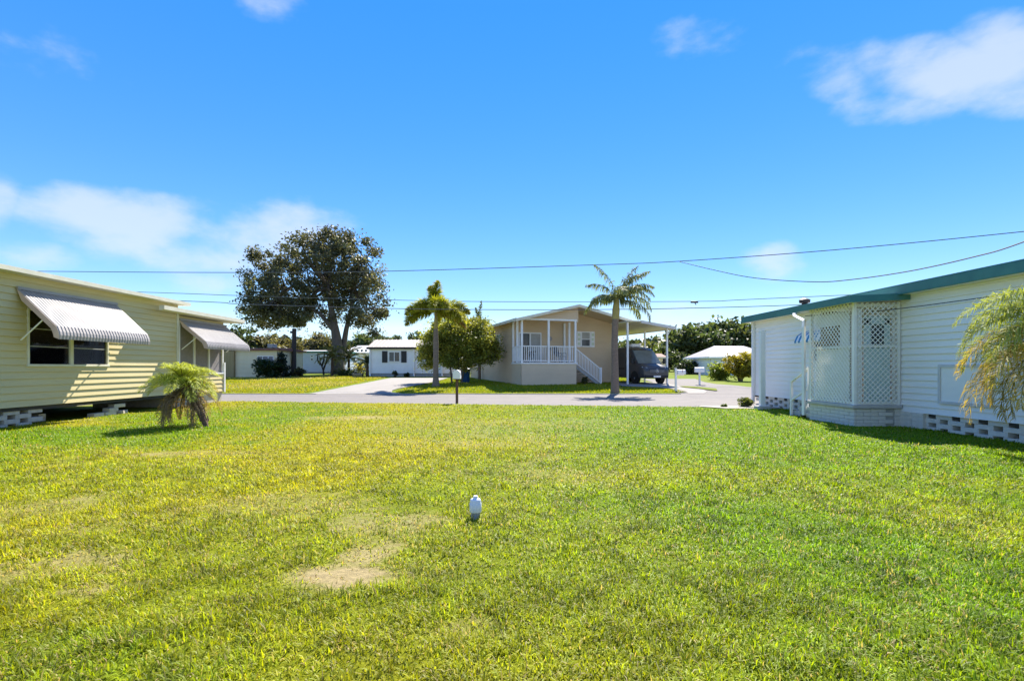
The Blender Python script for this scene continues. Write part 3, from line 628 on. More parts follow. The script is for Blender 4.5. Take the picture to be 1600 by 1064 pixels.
def lattice_porch():
    t = thing('lattice_porch', (8.9, 13.0, 0), 'small entry porch screened with cream lattice on a painted brick base', 'porch')
    xa, ya, yb = 8.35, 12.1, 13.85; zs, zt = .52, 2.93
    MB().box(xa + .035, RX - .02, ya + .035, yb, -.05, .425).build('brick_base', M['mortar'], t)
    base = t.children[-1] if t.children else None
    base = [o for o in bpy.data.objects if o.name.startswith('brick_base')][0]
    mesh = blockmesh('brick', M['brick_w'], .34, .083, .06, .005); half = blockmesh('brick', M['brick_w'], .162, .083, .06, .005)
    for c_ in range(5):
        z = -.015 + c_ * .088
        y = ya + .17 + (0 if c_ % 2 == 0 else -.17)
        while y < yb:
            if y - .17 < ya - .001: link('brick', half, base, (xa + .035, ya + .083, z), (0, 0, 0))
            else: link('brick', mesh, base, (xa + .035 + random.uniform(-.003, .003), y, z), (0, 0, 0))
            y += .349
        x = xa + .07 + .17 + (0 if c_ % 2 == 0 else .175)
        if c_ % 2: link('brick', half, base, (xa + .07 + .083, ya + .035, z), (0, 0, R(90)))
        link('brick', half, base, (RX - .10, ya + .035, z), (0, 0, R(90)), (1, .9, 1))
        while x < RX - .30:
            link('brick', mesh, base, (x, ya + .035 + random.uniform(-.003, .003), z), (0, 0, R(90))); x += .349
    MB().box(xa - .05, RX - .03, ya - .05, yb + .02, .428, .515).build('sill_slab', M['concrete'], t, bevel=.012)
    p = .075
    for (x, y) in ((xa, ya), (xa, yb - p), (RX - .12, ya)): MB().box(x, x + p, y, y + p, zs - .01, zt + .03).build('corner_post', M['lattice'], t, bevel=.005)
    for z in (zs, 1.87, zt - .09):
        MB().box(xa + .008, xa + .05, ya + p, yb - p, z, z + .06).build('rail', M['lattice'], t); MB().box(xa + p, RX - .12, ya + .008, ya + .05, z, z + .06).build('rail', M['lattice'], t)
    lattice_panel(t, lambda q, z, d: (xa - .004 - .0 - (.019 - d) + .0, ya + p + q, z), yb - ya - 2 * p, zs + .02, zt)
    lattice_panel(t, lambda q, z, d: (xa + p + q, ya - .004 - (.019 - d), z), RX - .12 - xa - p, zs + .02, zt)
    # boards and door standing just behind the lattice
    b_ = MB(); b_.box(xa + .082, xa + .10, ya + .28, yb - .18, zs, 1.86); b_.box(xa + .082, xa + .10, ya + .28, ya + .62, 1.86, 2.75); b_.box(xa + .082, xa + .10, ya + .62, yb - .18, 2.45, 2.75); b_.build('inner_panel', M['lattice'], t)
    dr = MB(); x0, x1 = xa + .30, xa + .90
    dr.box(x0, x1, ya + .053, ya + .085, zs, 1.86); dr.box(x0, x0 + .14, ya + .053, ya + .085, 1.86, 2.55); dr.box(x1 - .14, x1, ya + .053, ya + .085, 1.86, 2.55); dr.box(x0, x1, ya + .053, ya + .085, 2.42, 2.62)
    d = dr.build('door', M['palegreen'], t); pane(d, x0 + .14, x1 - .14, ya + .07, ya + .075, 1.86, 2.42, M['dark'])
    s_ = MB(); s_.box(xa + .09, xa + .235, ya + .053, ya + .07, zs, 2.8); s_.box(x1 + .06, RX - .14, ya + .053, ya + .07, zs, 2.8); s_.build('side_board', M['lattice'], t)
    MB().box(xa + .25, RX - .1, yb - .12, yb - .09, zs, 2.9).build('back_board', M['brownwall'], t)
    rr = MB(); rr.hexa([(8.10, 11.85, 2.91), (RX - .35, 11.85, 2.975), (RX - .35, 14.2, 2.975), (8.10, 14.2, 2.91)], [(8.10, 11.85, 3.045), (RX - .35, 11.85, 3.10), (RX - .35, 14.2, 3.10), (8.10, 14.2, 3.045)])
    rf = rr.build('roof', M['roof_w'], t)
    f = MB(); f.hexa([(8.06, 11.81, 2.90), (RX - .04, 11.81, 2.965), (RX - .04, 11.848, 2.965), (8.06, 11.848, 2.90)], [(8.06, 11.81, 3.055), (RX - .04, 11.81, 3.115), (RX - .04, 11.848, 3.115), (8.06, 11.848, 3.055)])
    f.box(8.06, 8.098, 11.85, 14.22, 2.90, 3.055); f.build('fascia', M['teal'], rf)
    # steps at the far end
    st = thing('porch_steps', (8.85, 14.4, 0), 'concrete steps with a white handrail beyond the lattice porch', 'steps')
    for i in range(3): MB().box(8.5, 9.3, 13.9, 14.9 - i * .3, i * .15, (i + 1) * .15).build('step', M['concrete'], st, bevel=.01)
    rl = MB(); rl.bar((8.44, 14.85, 0), (8.44, 14.85, 1.0), .06); rl.bar((8.44, 14.0, .3), (8.44, 14.0, 1.42), .06); rl.bar((8.44, 14.88, .98), (8.44, 13.98, 1.40), .07, .05); rl.bar((8.44, 14.85, .45), (8.44, 14.0, .85), .04); rl.build('handrail', M['white'], st)
lattice_porch()
t = thing('utility_post', (8.7, 17.0, 0), 'square white utility post on a concrete footing beside the white home', 'post')
MB().box(8.61, 8.77, 16.93, 17.07, .1, 2.58).build('post', M['white'], t, bevel=.01); MB().box(8.5, 8.9, 16.8, 17.2, -.05, .13).build('footing', M['concrete'], t, bevel=.02)
MB().box(8.60, 8.78, 16.92, 17.08, 2.58, 2.62).build('cap', M['white'], t)

# ------------------------------------------------------------------ tan house across the road
TB = Vector((1.3, 32.0, h(32.0))); TA = math.atan2(.283, .959)
def tan_house():
    t = thing('house', TB, 'tan lap-sided house with a raised front porch and a shallow gable', 'house', rz=TA, local=True)
    W, D0, D1 = 7.5, 1.9, 14.0; E, RG, RT = 4.22, 3.8, 5.12
    roofz = lambda x: RT - abs(x - RG) * (RT - E) / 3.8 - .12
    zz = lambda a, b, e: [a + e * i for i in range(int((b - a) / e))] + [b]
    def rfn(z):                                                   # wall extent under the roof line at height z
        if z < roofz(0): return (0.0, W)
        d = (RT - .12 - z) / ((RT - E) / 3.8); return (max(0, RG - d), min(W, RG + d))
    m_ = MB(); saw_rows(m_, zz(-.15, 4.98, .127), rfn, lambda x, z, d: (x, D0 - d, z)); f = m_.build('front_wall', M['tan'], t)
    m_ = MB(); saw_rows(m_, zz(-.15, roofz(0), .127), lambda z: (0, D1 - D0), lambda x, z, d: (-d, D0 + x, z)); sw = m_.build('side_wall', M['tan'], t)
    b = MB(); b.prism([(.01, D0 + .01, -.3), (W, D0 + .01, -.3), (W, D0 + .01, roofz(W)), (RG, D0 + .01, RT - .12), (.01, D0 + .01, roofz(0))], (0, D1 - D0, 0)); b.build('wall_core', M['tan'], t)
    # roof
    r = MB(); F0, F1 = -.35, D1 + .3
    for (xa, xb) in ((-.42, RG), (8.0, RG)):
        za = RT - abs(xa - RG) * (RT - E) / 3.8
        r.hexa([(xa, F0, za - .1), (xb, F0, RT - .1), (xb, F1, RT - .1), (xa, F1, za - .1)], [(xa, F0, za), (xb, F0, RT), (xb, F1, RT), (xa, F1, za)])
    rf = r.build('roof', M['shingle'], t)
    for (xa, xb) in ((-.40, RG - .002), (7.98, RG + .002)):
        za = RT - abs(xa - RG) * (RT - E) / 3.8
        MB().hexa([(xa, F0 + .01, za - .125), (xb, F0 + .01, RT - .125), (xb, F1 - .01, RT - .125), (xa, F1 - .01, za - .125)], [(xa, F0 + .01, za - .104), (xb, F0 + .01, RT - .104), (xb, F1 - .01, RT - .104), (xa, F1 - .01, za - .104)]).build('soffit', M['tan'], rf)
    g = MB()
    for (xa, xb) in ((-.45, RG), (8.0, RG)):
        za = RT - abs(xa - RG) * (RT - E) / 3.8
        g.hexa([(xa, F0 - .03, za - .16), (xb, F0 - .03, RT - .16), (xb, F0 - .002, RT - .16), (xa, F0 - .002, za - .16)], [(xa, F0 - .03, za + .015), (xb, F0 - .03, RT + .015), (xb, F0 - .002, RT + .015), (xa, F0 - .002, za + .015)])
    g.box(-.47, -.422, F0, F1, E - .24, E - .06); g.build('fascia', M['cream'], rf)
    # porch: skirt, deck, posts, rails, pediment
    PW = 3.75; dk = 1.42
    m_ = MB(); saw_rows(m_, zz(-.15, dk - .1, .15), lambda z: (0, PW), lambda x, z, d: (x, -d, z)); saw_rows(m_, zz(-.15, dk - .1, .15), lambda z: (0, D0), lambda x, z, d: (-d, x, z)); saw_rows(m_, zz(-.15, dk - .1, .15), lambda z: (0, D0), lambda x, z, d: (PW + d, x, z))
    m_.build('porch_skirting', M['tan_skirt'], t)
    MB().box(-.06, PW + .06, -.06, D0 - .025, dk - .1, dk).build('porch_deck', M['white'], t)
    posts = [(.05, .05), (.05, .95), (1.85, .05), (PW - .05, .05), (PW - .05, 1.0), (.05, D0 - .1), (PW - .05, D0 - .1)]
    for (x, y) in posts: MB().box(x - .06, x + .06, y - .06, y + .06, dk, 4.08).build('porch_post', M['white'], t)
    bm_ = MB(); bm_.box(-.02, PW + .05, -.02, .12, 4.08, 4.2); bm_.box(-.02, .12, .12, D0 - .03, 4.08, 4.2); bm_.build('porch_beam', M['white'], t)
    def rail(x0, y0, x1, y1):
        L_ = math.hypot(x1 - x0, y1 - y0); u = Vector(((x1 - x0) / L_, (y1 - y0) / L_, 0)); a = Vector((x0, y0, dk))
        q = MB(); q.bar(a + Vector((0, 0, 1.02)), a + u * L_ + Vector((0, 0, 1.02)), .08, .06); q.bar(a + Vector((0, 0, .1)), a + u * L_ + Vector((0, 0, .1)), .06, .06); pr_ = q.build('railing', M['white'], t)
        n = int(L_ / .125); s_ = MB().box(-.018, .018, -.018, .018, .1, 1.02).mesh('baluster', M['white'])
        for i in range(1, n): p = a + u * (L_ * i / n); link('baluster', s_, pr_, p)
    rail(.11, .05, 1.79, .05); rail(1.91, .05, PW - .11, .05); rail(.05, .11, .05, .89); rail(.05, 1.01, .05, D0 - .16)
    zp = lambda z: ((max(-.02, RG - (RT - .14 - z) / ((RT - E) / 3.8))), PW + .05)
    m_ = MB(); saw_rows(m_, zz(4.2, 4.96, .127), zp, lambda x, z, d: (x, -.02 - d, z)); m_.box(PW + .05, PW + .12, -.045, .0, 4.0, 4.97); m_.build('pediment', M['tan'], t)
    # glazed sliding door, wreath-like wall plaque, rocking chair
    y = D0 - .03; d = MB(); x0, x1, z0, z1 = .45, 2.05, dk, 3.35
    d.box(x0, x1, y - .05, y, z1, z1 + .08); d.box(x0, x0 + .07, y - .05, y, z0, z1); d.box(x1 - .07, x1, y - .05, y, z0, z1); d.box(1.2, 1.3, y - .05, y, z0, z1); dd = d.build('sliding_door', M['white'], t)
    pane(dd, x0 + .07, 1.2, y - .03, y - .02, z0, z1, M['dark']); pane(dd, 1.3, x1 - .07, y - .03, y - .02, z0, z1, M['blind'])
    q = MB(); q.lathe([(.02, 0), (.16, .0), (.17, .03), (.1, .05), (.02, .05)], (2.65, y - .06, 3.05), 16, 'y'); q.box(2.5, 2.8, y - .03, y, 2.3, 2.45); q.build('wall_plaque', M['awning'], t)
    # window with patterned shutters to the right of the porch
    x0, x1, z0, z1 = 5.02, 5.62, 2.58, 3.50; d = MB(); d.box(x0 - .06, x1 + .06, y - .04, y, z1, z1 + .07); d.box(x0 - .06, x1 + .06, y - .06, y, z0 - .07, z0); d.box(x0 - .06, x0, y - .04, y, z0, z1); d.box(x1, x1 + .06, y - .04, y, z0, z1); d.box(x0, x1, y - .035, y, 3.02, 3.07)
    w = d.build('window', M['white'], t); pane(w, x0, x1, y - .015, y - .01, z0, 3.02, M['dark']); pane(w, x0, x1, y - .015, y - .01, 3.07, z1, M['blind'])
    for xx in (x0 - .36, x1 + .08):
        s_ = MB().box(xx, xx + .28, y - .045, y - .0, z0 - .08, z1 + .08).build('shutter', M['white'], w)
        for zc in (z0 + .15, (z0 + z1) / 2, z1 - .15): MB().box(xx + .05, xx + .23, y - .053, y - .045, zc - .1, zc + .1).build('shutter_panel', M['sagegreen'], s_)
    # side windows on the left wall
    for yc in (5.0, 9.5):
        d = MB(); d.box(-.06, -.015, yc - .5, yc + .5, 2.4, 2.46); d.box(-.06, -.015, yc - .5, yc + .5, 3.4, 3.46); d.box(-.06, -.015, yc - .5, yc - .44, 2.46, 3.4); d.box(-.06, -.015, yc + .44, yc + .5, 2.46, 3.4); d.box(-.055, -.015, yc - .03, yc + .03, 2.46, 3.4)
        w = d.build('window', M['white'], t); pane(w, -.035, -.03, yc - .44, yc - .03, 2.46, 3.4, M['dark']); pane(w, -.035, -.03, yc + .03, yc + .44, 2.46, 3.4, M['dark'])
    # stairs running down along the front wall, with a solid-looking railing
    n = 7; s = MB()
    st = MB().box(PW, PW + .1, .35, 1.6, dk - .25, dk - .05).build('stair', M['concrete'], t)
    for i in range(n): MB().box(PW + .06 + i * .27, PW + .06 + (i + 1) * .27 + .03, .42, 1.55, dk - .2 - i * .19 - .05, dk - .2 - i * .19).build('tread', M['concrete'], st)
    ry = .38
    q = MB(); e = PW + .06 + n * .27; q.prism([(PW + .06, ry, dk - .30), (PW + .06, ry, dk - .10), (e, ry, -.02), (e, ry, -.22)], (0, .05, 0)); q.build('stringer', M['pipe_d'], st)
    q = MB(); q.bar((PW + .06, ry, dk + .98), (e, ry, .98), .06); q.bar((PW + .06, ry, dk + .02), (e, ry, .08), .05); q.box(e - .05, e + .05, ry - .05, ry + .05, -.2, 1.1)
    rl = q.build('stair_railing', M['white'], st)
    bal = MB().box(-.018, .018, -.018, .018, 0, .95).mesh('baluster', M['white'])
    for i in range(1, 17): x = PW + .06 + (e - PW - .06) * i / 17; link('baluster', bal, rl, (x, ry, dk + .02 + (.06 - dk) * i / 17))
    return t
tan_house()
def chair_on_porch():
    a = TA; p = TB + Vector((math.cos(a) * 3.0 - math.sin(a) * .8, math.sin(a) * 3.0 + math.cos(a) * .8, 1.42))
    t = thing('patio_chair', p, 'dark patio chair with arms on the raised porch', 'chair', rz=a + .6, local=True)
    m = M['vanblack']; MB().box(-.28, .28, -.28, .28, .38, .43).build('seat', m, t)
    b = MB(); b.hexa([(-.28, .25, .43), (.28, .25, .43), (.28, .29, .43), (-.28, .29, .43)], [(-.28, .42, 1.05), (.28, .42, 1.05), (.28, .46, 1.05), (-.28, .46, 1.05)]); b.build('backrest', m, t)
    for x in (-.27, .27):
        for y in (-.26, .26): MB().bar((x, y, 0), (x, y, .6 if y < 0 else .4), .04).build('leg', m, t)
        MB().box(x - .03, x + .03, -.28, .3, .6, .635).build('armrest', m, t)
    a2 = TB + Vector((math.cos(a) * 1.0 - math.sin(a) * .9, math.sin(a) * 1.0 + math.cos(a) * .9, 1.42))
    t2 = thing('patio_table', a2, 'low dark patio table behind the porch railing', 'table', rz=a, local=True)
    MB().lathe([(.30, .68), (.32, .70), (.32, .72), (.30, .73)], (0, 0, 0), 18).build('table_top', m, t2)
    for i in range(3): MB().bar((.25 * math.cos(i * 2.1), .25 * math.sin(i * 2.1), 0), (.1 * math.cos(i * 2.1), .1 * math.sin(i * 2.1), .68), .035).build('leg', m, t2)
chair_on_porch()
def carport():
    t = thing('carport', TB, 'flat cream carport roof on white posts beside the tan house', 'carport', rz=TA, local=True)
    # local x from the house eave to the outer posts, local y along the drive
    x0, x1, y0, y1 = 7.62, 10.15, -1.4, 8.0
    r = MB(); r.hexa([(x0, y0, 3.98), (x1, y0, 3.62), (x1, y1, 3.62), (x0, y1, 3.98)], [(x0, y0, 4.08), (x1, y0, 3.74), (x1, y1, 3.74), (x0, y1, 4.08)]); rf = r.build('roof', M['cream'], t)
    f = MB(); f.hexa([(x0, y0 - .05, 3.95), (x1 + .04, y0 - .05, 3.58), (x1 + .04, y0 - .003, 3.58), (x0, y0 - .003, 3.95)], [(x0, y0 - .05, 4.12), (x1 + .04, y0 - .05, 3.77), (x1 + .04, y0 - .003, 3.77), (x0, y0 - .003, 4.12)]); f.box(x1 + .001, x1 + .05, y0, y1, 3.58, 3.77); f.build('fascia', M['roof_w'], rf)
    for i in range(12): x = x0 + .15 + i * (x1 - x0 - .3) / 11; MB().hexa([(x - .02, y0 + .02, 3.93 - (x - x0) * .114), (x + .02, y0 + .02, 3.93 - (x - x0) * .114), (x + .02, y1 - .02, 3.93 - (x - x0) * .114), (x - .02, y1 - .02, 3.93 - (x - x0) * .114)], [(x - .02, y0 + .02, 3.978 - (x - x0) * .114), (x + .02, y0 + .02, 3.978 - (x - x0) * .114), (x + .02, y1 - .02, 3.978 - (x - x0) * .114), (x - .02, y1 - .02, 3.978 - (x - x0) * .114)]).build('roof_rib', M['cream'], rf)
    for (x, y, zt) in ((6.86, -1.05, 4.02), (9.78, -1.05, 3.66), (9.78, 1.6, 3.66), (9.78, 6.5, 3.66)): MB().box(x - .05, x + .05, y - .05, y + .05, -.35, zt).build('post', M['white'], t)
    MB().box(6.75, 7.62, -1.4, 1.0, 4.03, 4.09).build('roof_extension', M['cream'], rf); MB().bar((9.78, -1.05, 3.15), (10.04, -1.05, 3.62), .05).build('brace', M['white'], t)
carport()

# ------------------------------------------------------------------ van under the carport
def van():
    hd = Vector((.283, -.959, 0)); f0 = Vector((9.75, 33.85, 0)); f0.z = h(f0.y) + .018       # ground under the front axle
    t = thing('van', f0, 'dark grey high-roof panel van parked nose-out under the carport', 'van', rz=math.atan2(hd.y, hd.x) - math.pi / 2, local=True)
    # local: +y is forward, front axle at y = 0
    st = [(1.02, .50, .86, .80), (.98, .42, 1.02, .90), (.86, .38, 1.13, .95), (.55, .36, 1.22, .985), (.25, .36, 1.30, 1.0), (-.10, .36, 1.62, 1.0), (-.42, .36, 1.98, 1.0), (-.66, .36, 2.20, 1.0), (-.95, .36, 2.36, 1.0), (-1.5, .36, 2.44, 1.0), (-2.8, .36, 2.46, 1.0), (-4.5, .36, 2.45, .995), (-4.80, .40, 2.40, .985), (-4.86, .45, 2.30, .97)]
    V = []; Fc = []; ring = 14
    for (y, zb, zt, w) in st:
        wt = w * (.98 if zt < 1.4 else .98 - .10 * min(1, (zt - 1.1) / 1.3)); sh = min(1.12, zt - .1)
        half = [(w * .93, zb), (w, zb + .12), (w, max(sh * .72, zb + .16)), (w * .985, sh), (wt * 1.0, max(zt - .13, sh + .02)), (wt * .93, zt - .035), (wt * .62, zt + .0)]
        V += [(x, y, z) for x, z in half] + [(-x, y, z) for x, z in half[::-1]]
    n = len(st)
    for i in range(n - 1):
        for j in range(ring): q = (j + 1) % ring; Fc.append((i * ring + j, i * ring + q, (i + 1) * ring + q, (i + 1) * ring + j))
    Fc.append(tuple(range(ring))); Fc.append(tuple((n - 1) * ring + j for j in range(ring))[::-1])
    m_ = MB(); m_.v = V; m_.f = Fc; body = m_.build('body', M['vanpaint'], t, smooth=True)
    g = MB(); g.quad((-.86, .22, 1.335), (.86, .22, 1.335), (.78, -.62, 2.185), (-.78, -.62, 2.185)); ws = MB()
    ws.hexa([(-.86, .235, 1.325), (.86, .235, 1.325), (.86, .20, 1.315), (-.86, .20, 1.315)], [(-.775, -.62, 2.20), (.775, -.62, 2.20), (.775, -.64, 2.17), (-.775, -.64, 2.17)]); ws.build('windshield', pm('windshield_glass', (.16, .19, .18), (.10, .12, .11), 1.5, .08, spec=.8), t)  # glass base colour lightened to paint in a pale grey-green reflection
    for s_ in (-1, 1):
        w = MB(); w.prism([(s_ * .995, -.05, 1.34), (s_ * .995, -1.15, 1.34), (s_ * .93, -1.15, 2.02), (s_ * .935, -.62, 2.02)], (s_ * .018, 0, 0)); w.build('side_window', M['dark'], t)
        w = MB(); w.prism([(s_ * 1.0, -1.3, .95), (s_ * 1.0, -4.6, .95), (s_ * 1.0, -4.6, 1.02), (s_ * 1.0, -1.3, 1.02)], (s_ * .02, 0, 0)); w.build('side_moulding', M['vanblack'], t)
        hl = MB(); hl.hexa([(s_ * .62, 1.0, .88), (s_ * .92, .86, .88), (s_ * .90, .80, .88), (s_ * .6, .9, .88)], [(s_ * .66, .955, 1.06), (s_ * .945, .80, 1.10), (s_ * .93, .72, 1.10), (s_ * .64, .85, 1.06)]); hl.build('headlight', M['lens'], t)
        mr = MB(); mr.bar((s_ * 1.0, .02, 1.42), (s_ * 1.16, .05, 1.40), .06); mr.box(s_ * 1.12, s_ * 1.30, -.02, .10, 1.30, 1.66); mr.build('mirror', M['vanblack'], t, bevel=.02)
        for y in (0, -3.66):
            tw = MB(); tw.lathe([(.20, -.12), (.30, -.125), (.345, -.10), (.355, 0), (.345, .10), (.30, .125), (.20, .12)], (s_ * .86, y, .355), 24, 'x'); tyre = tw.build('wheel', M['tyre'], t, smooth=True)
            rm = MB(); rm.lathe([(.03, .0), (.205, .0), (.21, .03), (.16, .01), (.05, .04), (.02, .045)] if s_ > 0 else [(.02, -.045), (.05, -.04), (.16, -.01), (.21, -.03), (.205, 0), (.03, 0)], (s_ * .97, y, .355), 18, 'x'); rm.build('rim', M['pipe_d'], tyre)
            ar = MB(); ar.lathe([(.44, 0), (.44, .012), (.02, .012)] if s_ > 0 else [(.02, -.012), (.44, -.012), (.44, 0)], (s_ * 1.0 - s_ * .005, y, .40), 20, 'x'); ar.build('wheel_arch', M['vanblack'], t)
    gr = MB(); gr.box(-.56, .56, .93, 1.03, .70, .95); grl = gr.build('grille', M['vanblack'], t, bevel=.02)
    for z in (.75, .82, .89): MB().box(-.54, .54, 1.03, 1.042, z - .012, z + .012).build('grille_bar', M['pipe_d'], grl)
    em = MB(); em.tube([(.11 * math.cos(a), 1.055, .83 + .11 * math.sin(a)) for a in np.linspace(0, 2 * math.pi, 25)], .012, 6)
    for a in (90, 210, 330): em.bar((0, 1.055, .83), (.11 * math.cos(R(a)), 1.055, .83 + .11 * math.sin(R(a))), .02)
    em.build('emblem', M['chrome'], grl)
    bp = MB(); bp.box(-.86, .86, .78, 1.06, .36, .56); bpo = bp.build('bumper', M['vanblack'], t, bevel=.05); MB().box(-.26, .26, 1.06, 1.075, .42, .53).build('number_plate', M['white'], bpo)
    rr = MB(); rr.box(-.36, .36, -2.3, -1.4, 2.45, 2.68)
    rr.build('roof_vent', M['white'], t, bevel=.06)
van()

# ------------------------------------------------------------------ foliage builders
def leaf_quads(pos, size, col, up=.3, aspect=.5):
    """pointed leaf shapes at pos, random facing; returns verts, quads, colours"""
    n = len(pos); d = rng.normal(size=(n, 3)); d[:, 2] = d[:, 2] * .7 - .15; d /= np.linalg.norm(d, axis=1)[:, None]
    a = rng.normal(size=(n, 3)); a[:, 2] += up; s = np.cross(d, a); s /= np.linalg.norm(s, axis=1)[:, None] + 1e-9
    nn = np.cross(s, d); size = np.asarray(size).reshape(-1, 1) * rng.uniform(.6, 1.35, (n, 1))
    p0 = pos - d * size * .5; p2 = pos + d * size * .5; mid = pos + nn * size * .12
    v = np.stack([p0, mid + s * size * aspect * .5, p2, mid - s * size * aspect * .5], 1).reshape(-1, 3)
    f = (np.arange(n)[:, None] * 4 + np.arange(4)[None]).ravel()
    return v, f, np.repeat(col, 4, 0)
def crown_points(lobes, nclump, per, spread, surf=.55, gap=None):
    cs = []; w = np.array([l[2][0] * l[2][1] * l[2][2] for l in [(None, None, x[1]) for x in lobes]]) ** .75; w = w / w.sum()
    for _ in range(nclump):
        c_, r_ = lobes[rng.choice(len(lobes), p=w)]
        d = rng.normal(size=3); d /= np.linalg.norm(d); q = rng.random() ** (1 / 3) * (1 - surf) + surf * rng.uniform(.8, 1.0)
        cs.append(np.array(c_) + d * np.array(r_) * q)
    cs = np.array(cs); pts = np.repeat(cs, per, 0); k = rng.uniform(.6, 1.3, (nclump, 1)); kk = np.repeat(k, per, 0)
    off = rng.normal(size=pts.shape) * spread * kk; off[:, 2] *= .75
    return cs, pts + off, np.repeat(np.arange(nclump), per)
def tree(name, label, cat, base, trunk, lobes, nclump, per, spread, leaf, c1, c2, bark, group=None, nlimb=14, surf=.5, aspect=.55, twig=.05, crown_name='crown'):
    base = Vector(base); t = thing(name, base, label, cat, group)
    tr = MB()
    for path, radii in trunk: tr.tube(path, radii, 10)
    cs, pts, ci = crown_points(lobes, nclump, per, spread, surf)
    tops = [Vector(p[0][-1]) for p in trunk]
    for i in rng.permutation(len(cs))[:nlimb]:
        e = Vector(cs[i]); b = min(tops, key=lambda q: (q - e).length); k = rng.uniform(.0, .25)
        pth = trunk[tops.index(b)][0]; b2 = Vector(pth[-1]).lerp(Vector(pth[-2]), k)
        mid = b2.lerp(e, .5) + Vector(rng.normal(size=3)) * .12 * (e - b2).length + Vector((0, 0, .06 * (e - b2).length))
        tr.tube([b2, mid, e], [twig * 2.4, twig * 1.5, twig * .5], 6)
    tro = tr.build('trunk', bark, t, smooth=True)
    bright = rng.uniform(.55, 1.35, (nclump, 1)); mixv = rng.random((nclump, 1))
    c_ = (np.array(c1) * (1 - mixv) + np.array(c2) * mixv) * bright; col = c_[ci] * rng.uniform(.75, 1.25, (len(pts), 1))
    v, f, cc = leaf_quads(pts, np.full(len(pts), leaf), col, aspect=aspect)
    v = v - np.array(base)
    o = link(crown_name, npmesh(crown_name, v, f, 4, M['leaf'], np.clip(cc, .003, .9)), t)
    return t
def frond_mesh(L=1.6, e0=60, bend=95, n=34, ll=.38, lw=.018, hang=.35, plume=False, c=(.10, .16, .02), ctip=(.16, .2, .03), vdeg=35, grav=0.0, jit=.10, rach=.012, seed=0):
    """arching palm leaf: a tapered midrib with narrow leaflets; grows along +x from the origin"""
    rg = np.random.default_rng(seed); V = []; Fq = []; Cc = []
    pts = []; p = np.array((0., 0., 0.)); N_ = 14
    for i in range(N_ + 1):
        a = R(e0 - bend * (i / N_) ** 1.25); pts.append(p.copy()); p = p + np.array((math.cos(a), 0, math.sin(a))) * L / N_
    pts = np.array(pts)
    def at(u):
        q = u * N_; i = min(int(q), N_ - 1); k = q - i; return pts[i] * (1 - k) + pts[i + 1] * k, (pts[i + 1] - pts[i]) / np.linalg.norm(pts[i + 1] - pts[i])
    def addq(a, b, c_, d, col):
        i = len(V); V.extend([a, b, c_, d]); Fq.extend([i, i + 1, i + 2, i + 3]); Cc.extend([col] * 4)
    rc = np.array((.16, .14, .05))
    for i in range(N_):
        r0, r1 = rach * (1 - i / N_) + .003, rach * (1 - (i + 1) / N_) + .003; a, b = pts[i], pts[i + 1]
        for (o1, o2) in (((0, 1, 0), (0, -.2, .9)), ((0, -1, 0), (0, .2, .9)), ((0, 1, 0), (0, -1, 0))):
            o1 = np.array(o1); o2 = np.array(o2); addq(a + o1 * r0, b + o1 * r1, b + o2 * r1, a + o2 * r0, rc)
    for k in range(n):
        u = .10 + .90 * (k + .5) / n; o, tg = at(u); up = np.array((-tg[2], 0, tg[0])); sd = np.array((0., 1., 0.))
        l = ll * (math.sin(math.pi * min(1, u * .86 + .12)) ** .6) * rg.uniform(.85, 1.12)
        for s_ in ((-1, 1) if not plume else (-1, 1, -.6, .6, -.2, .2)):
            ang = R(vdeg) if not plume else rg.uniform(-1.2, 1.2)
            d = sd * (np.sign(s_) * math.cos(ang) * (abs(s_) if plume else 1)) + up * math.sin(ang if not plume else ang) + tg * (.55 + .35 * u)
            if plume: d = d + up * rg.uniform(-.8, .9)
            d = d + rg.normal(size=3) * jit - np.array((0, 0, grav)); d /= np.linalg.norm(d)
            m1 = o + d * l * .5; dd = d + np.array((0, 0, -hang * 1.6)); dd /= np.linalg.norm(dd); e = m1 + dd * l * .5
            w = np.cross(d, up + rg.normal(size=3) * .35); w = w / (np.linalg.norm(w) + 1e-9) * lw * rg.uniform(.8, 1.2)
            kcol = (np.array(c) * (1 - u) + np.array(ctip) * u) * rg.uniform(.7, 1.3)
            addq(o - w * .5, o + w * .5, m1 + w, m1 - w, kcol); addq(m1 - w, m1 + w, e + w * .1, e - w * .1, kcol * 1.05)
    return npmesh('frond', np.array(V), np.array(Fq), 4, M['frond'], np.clip(np.array(Cc), .004, .8))

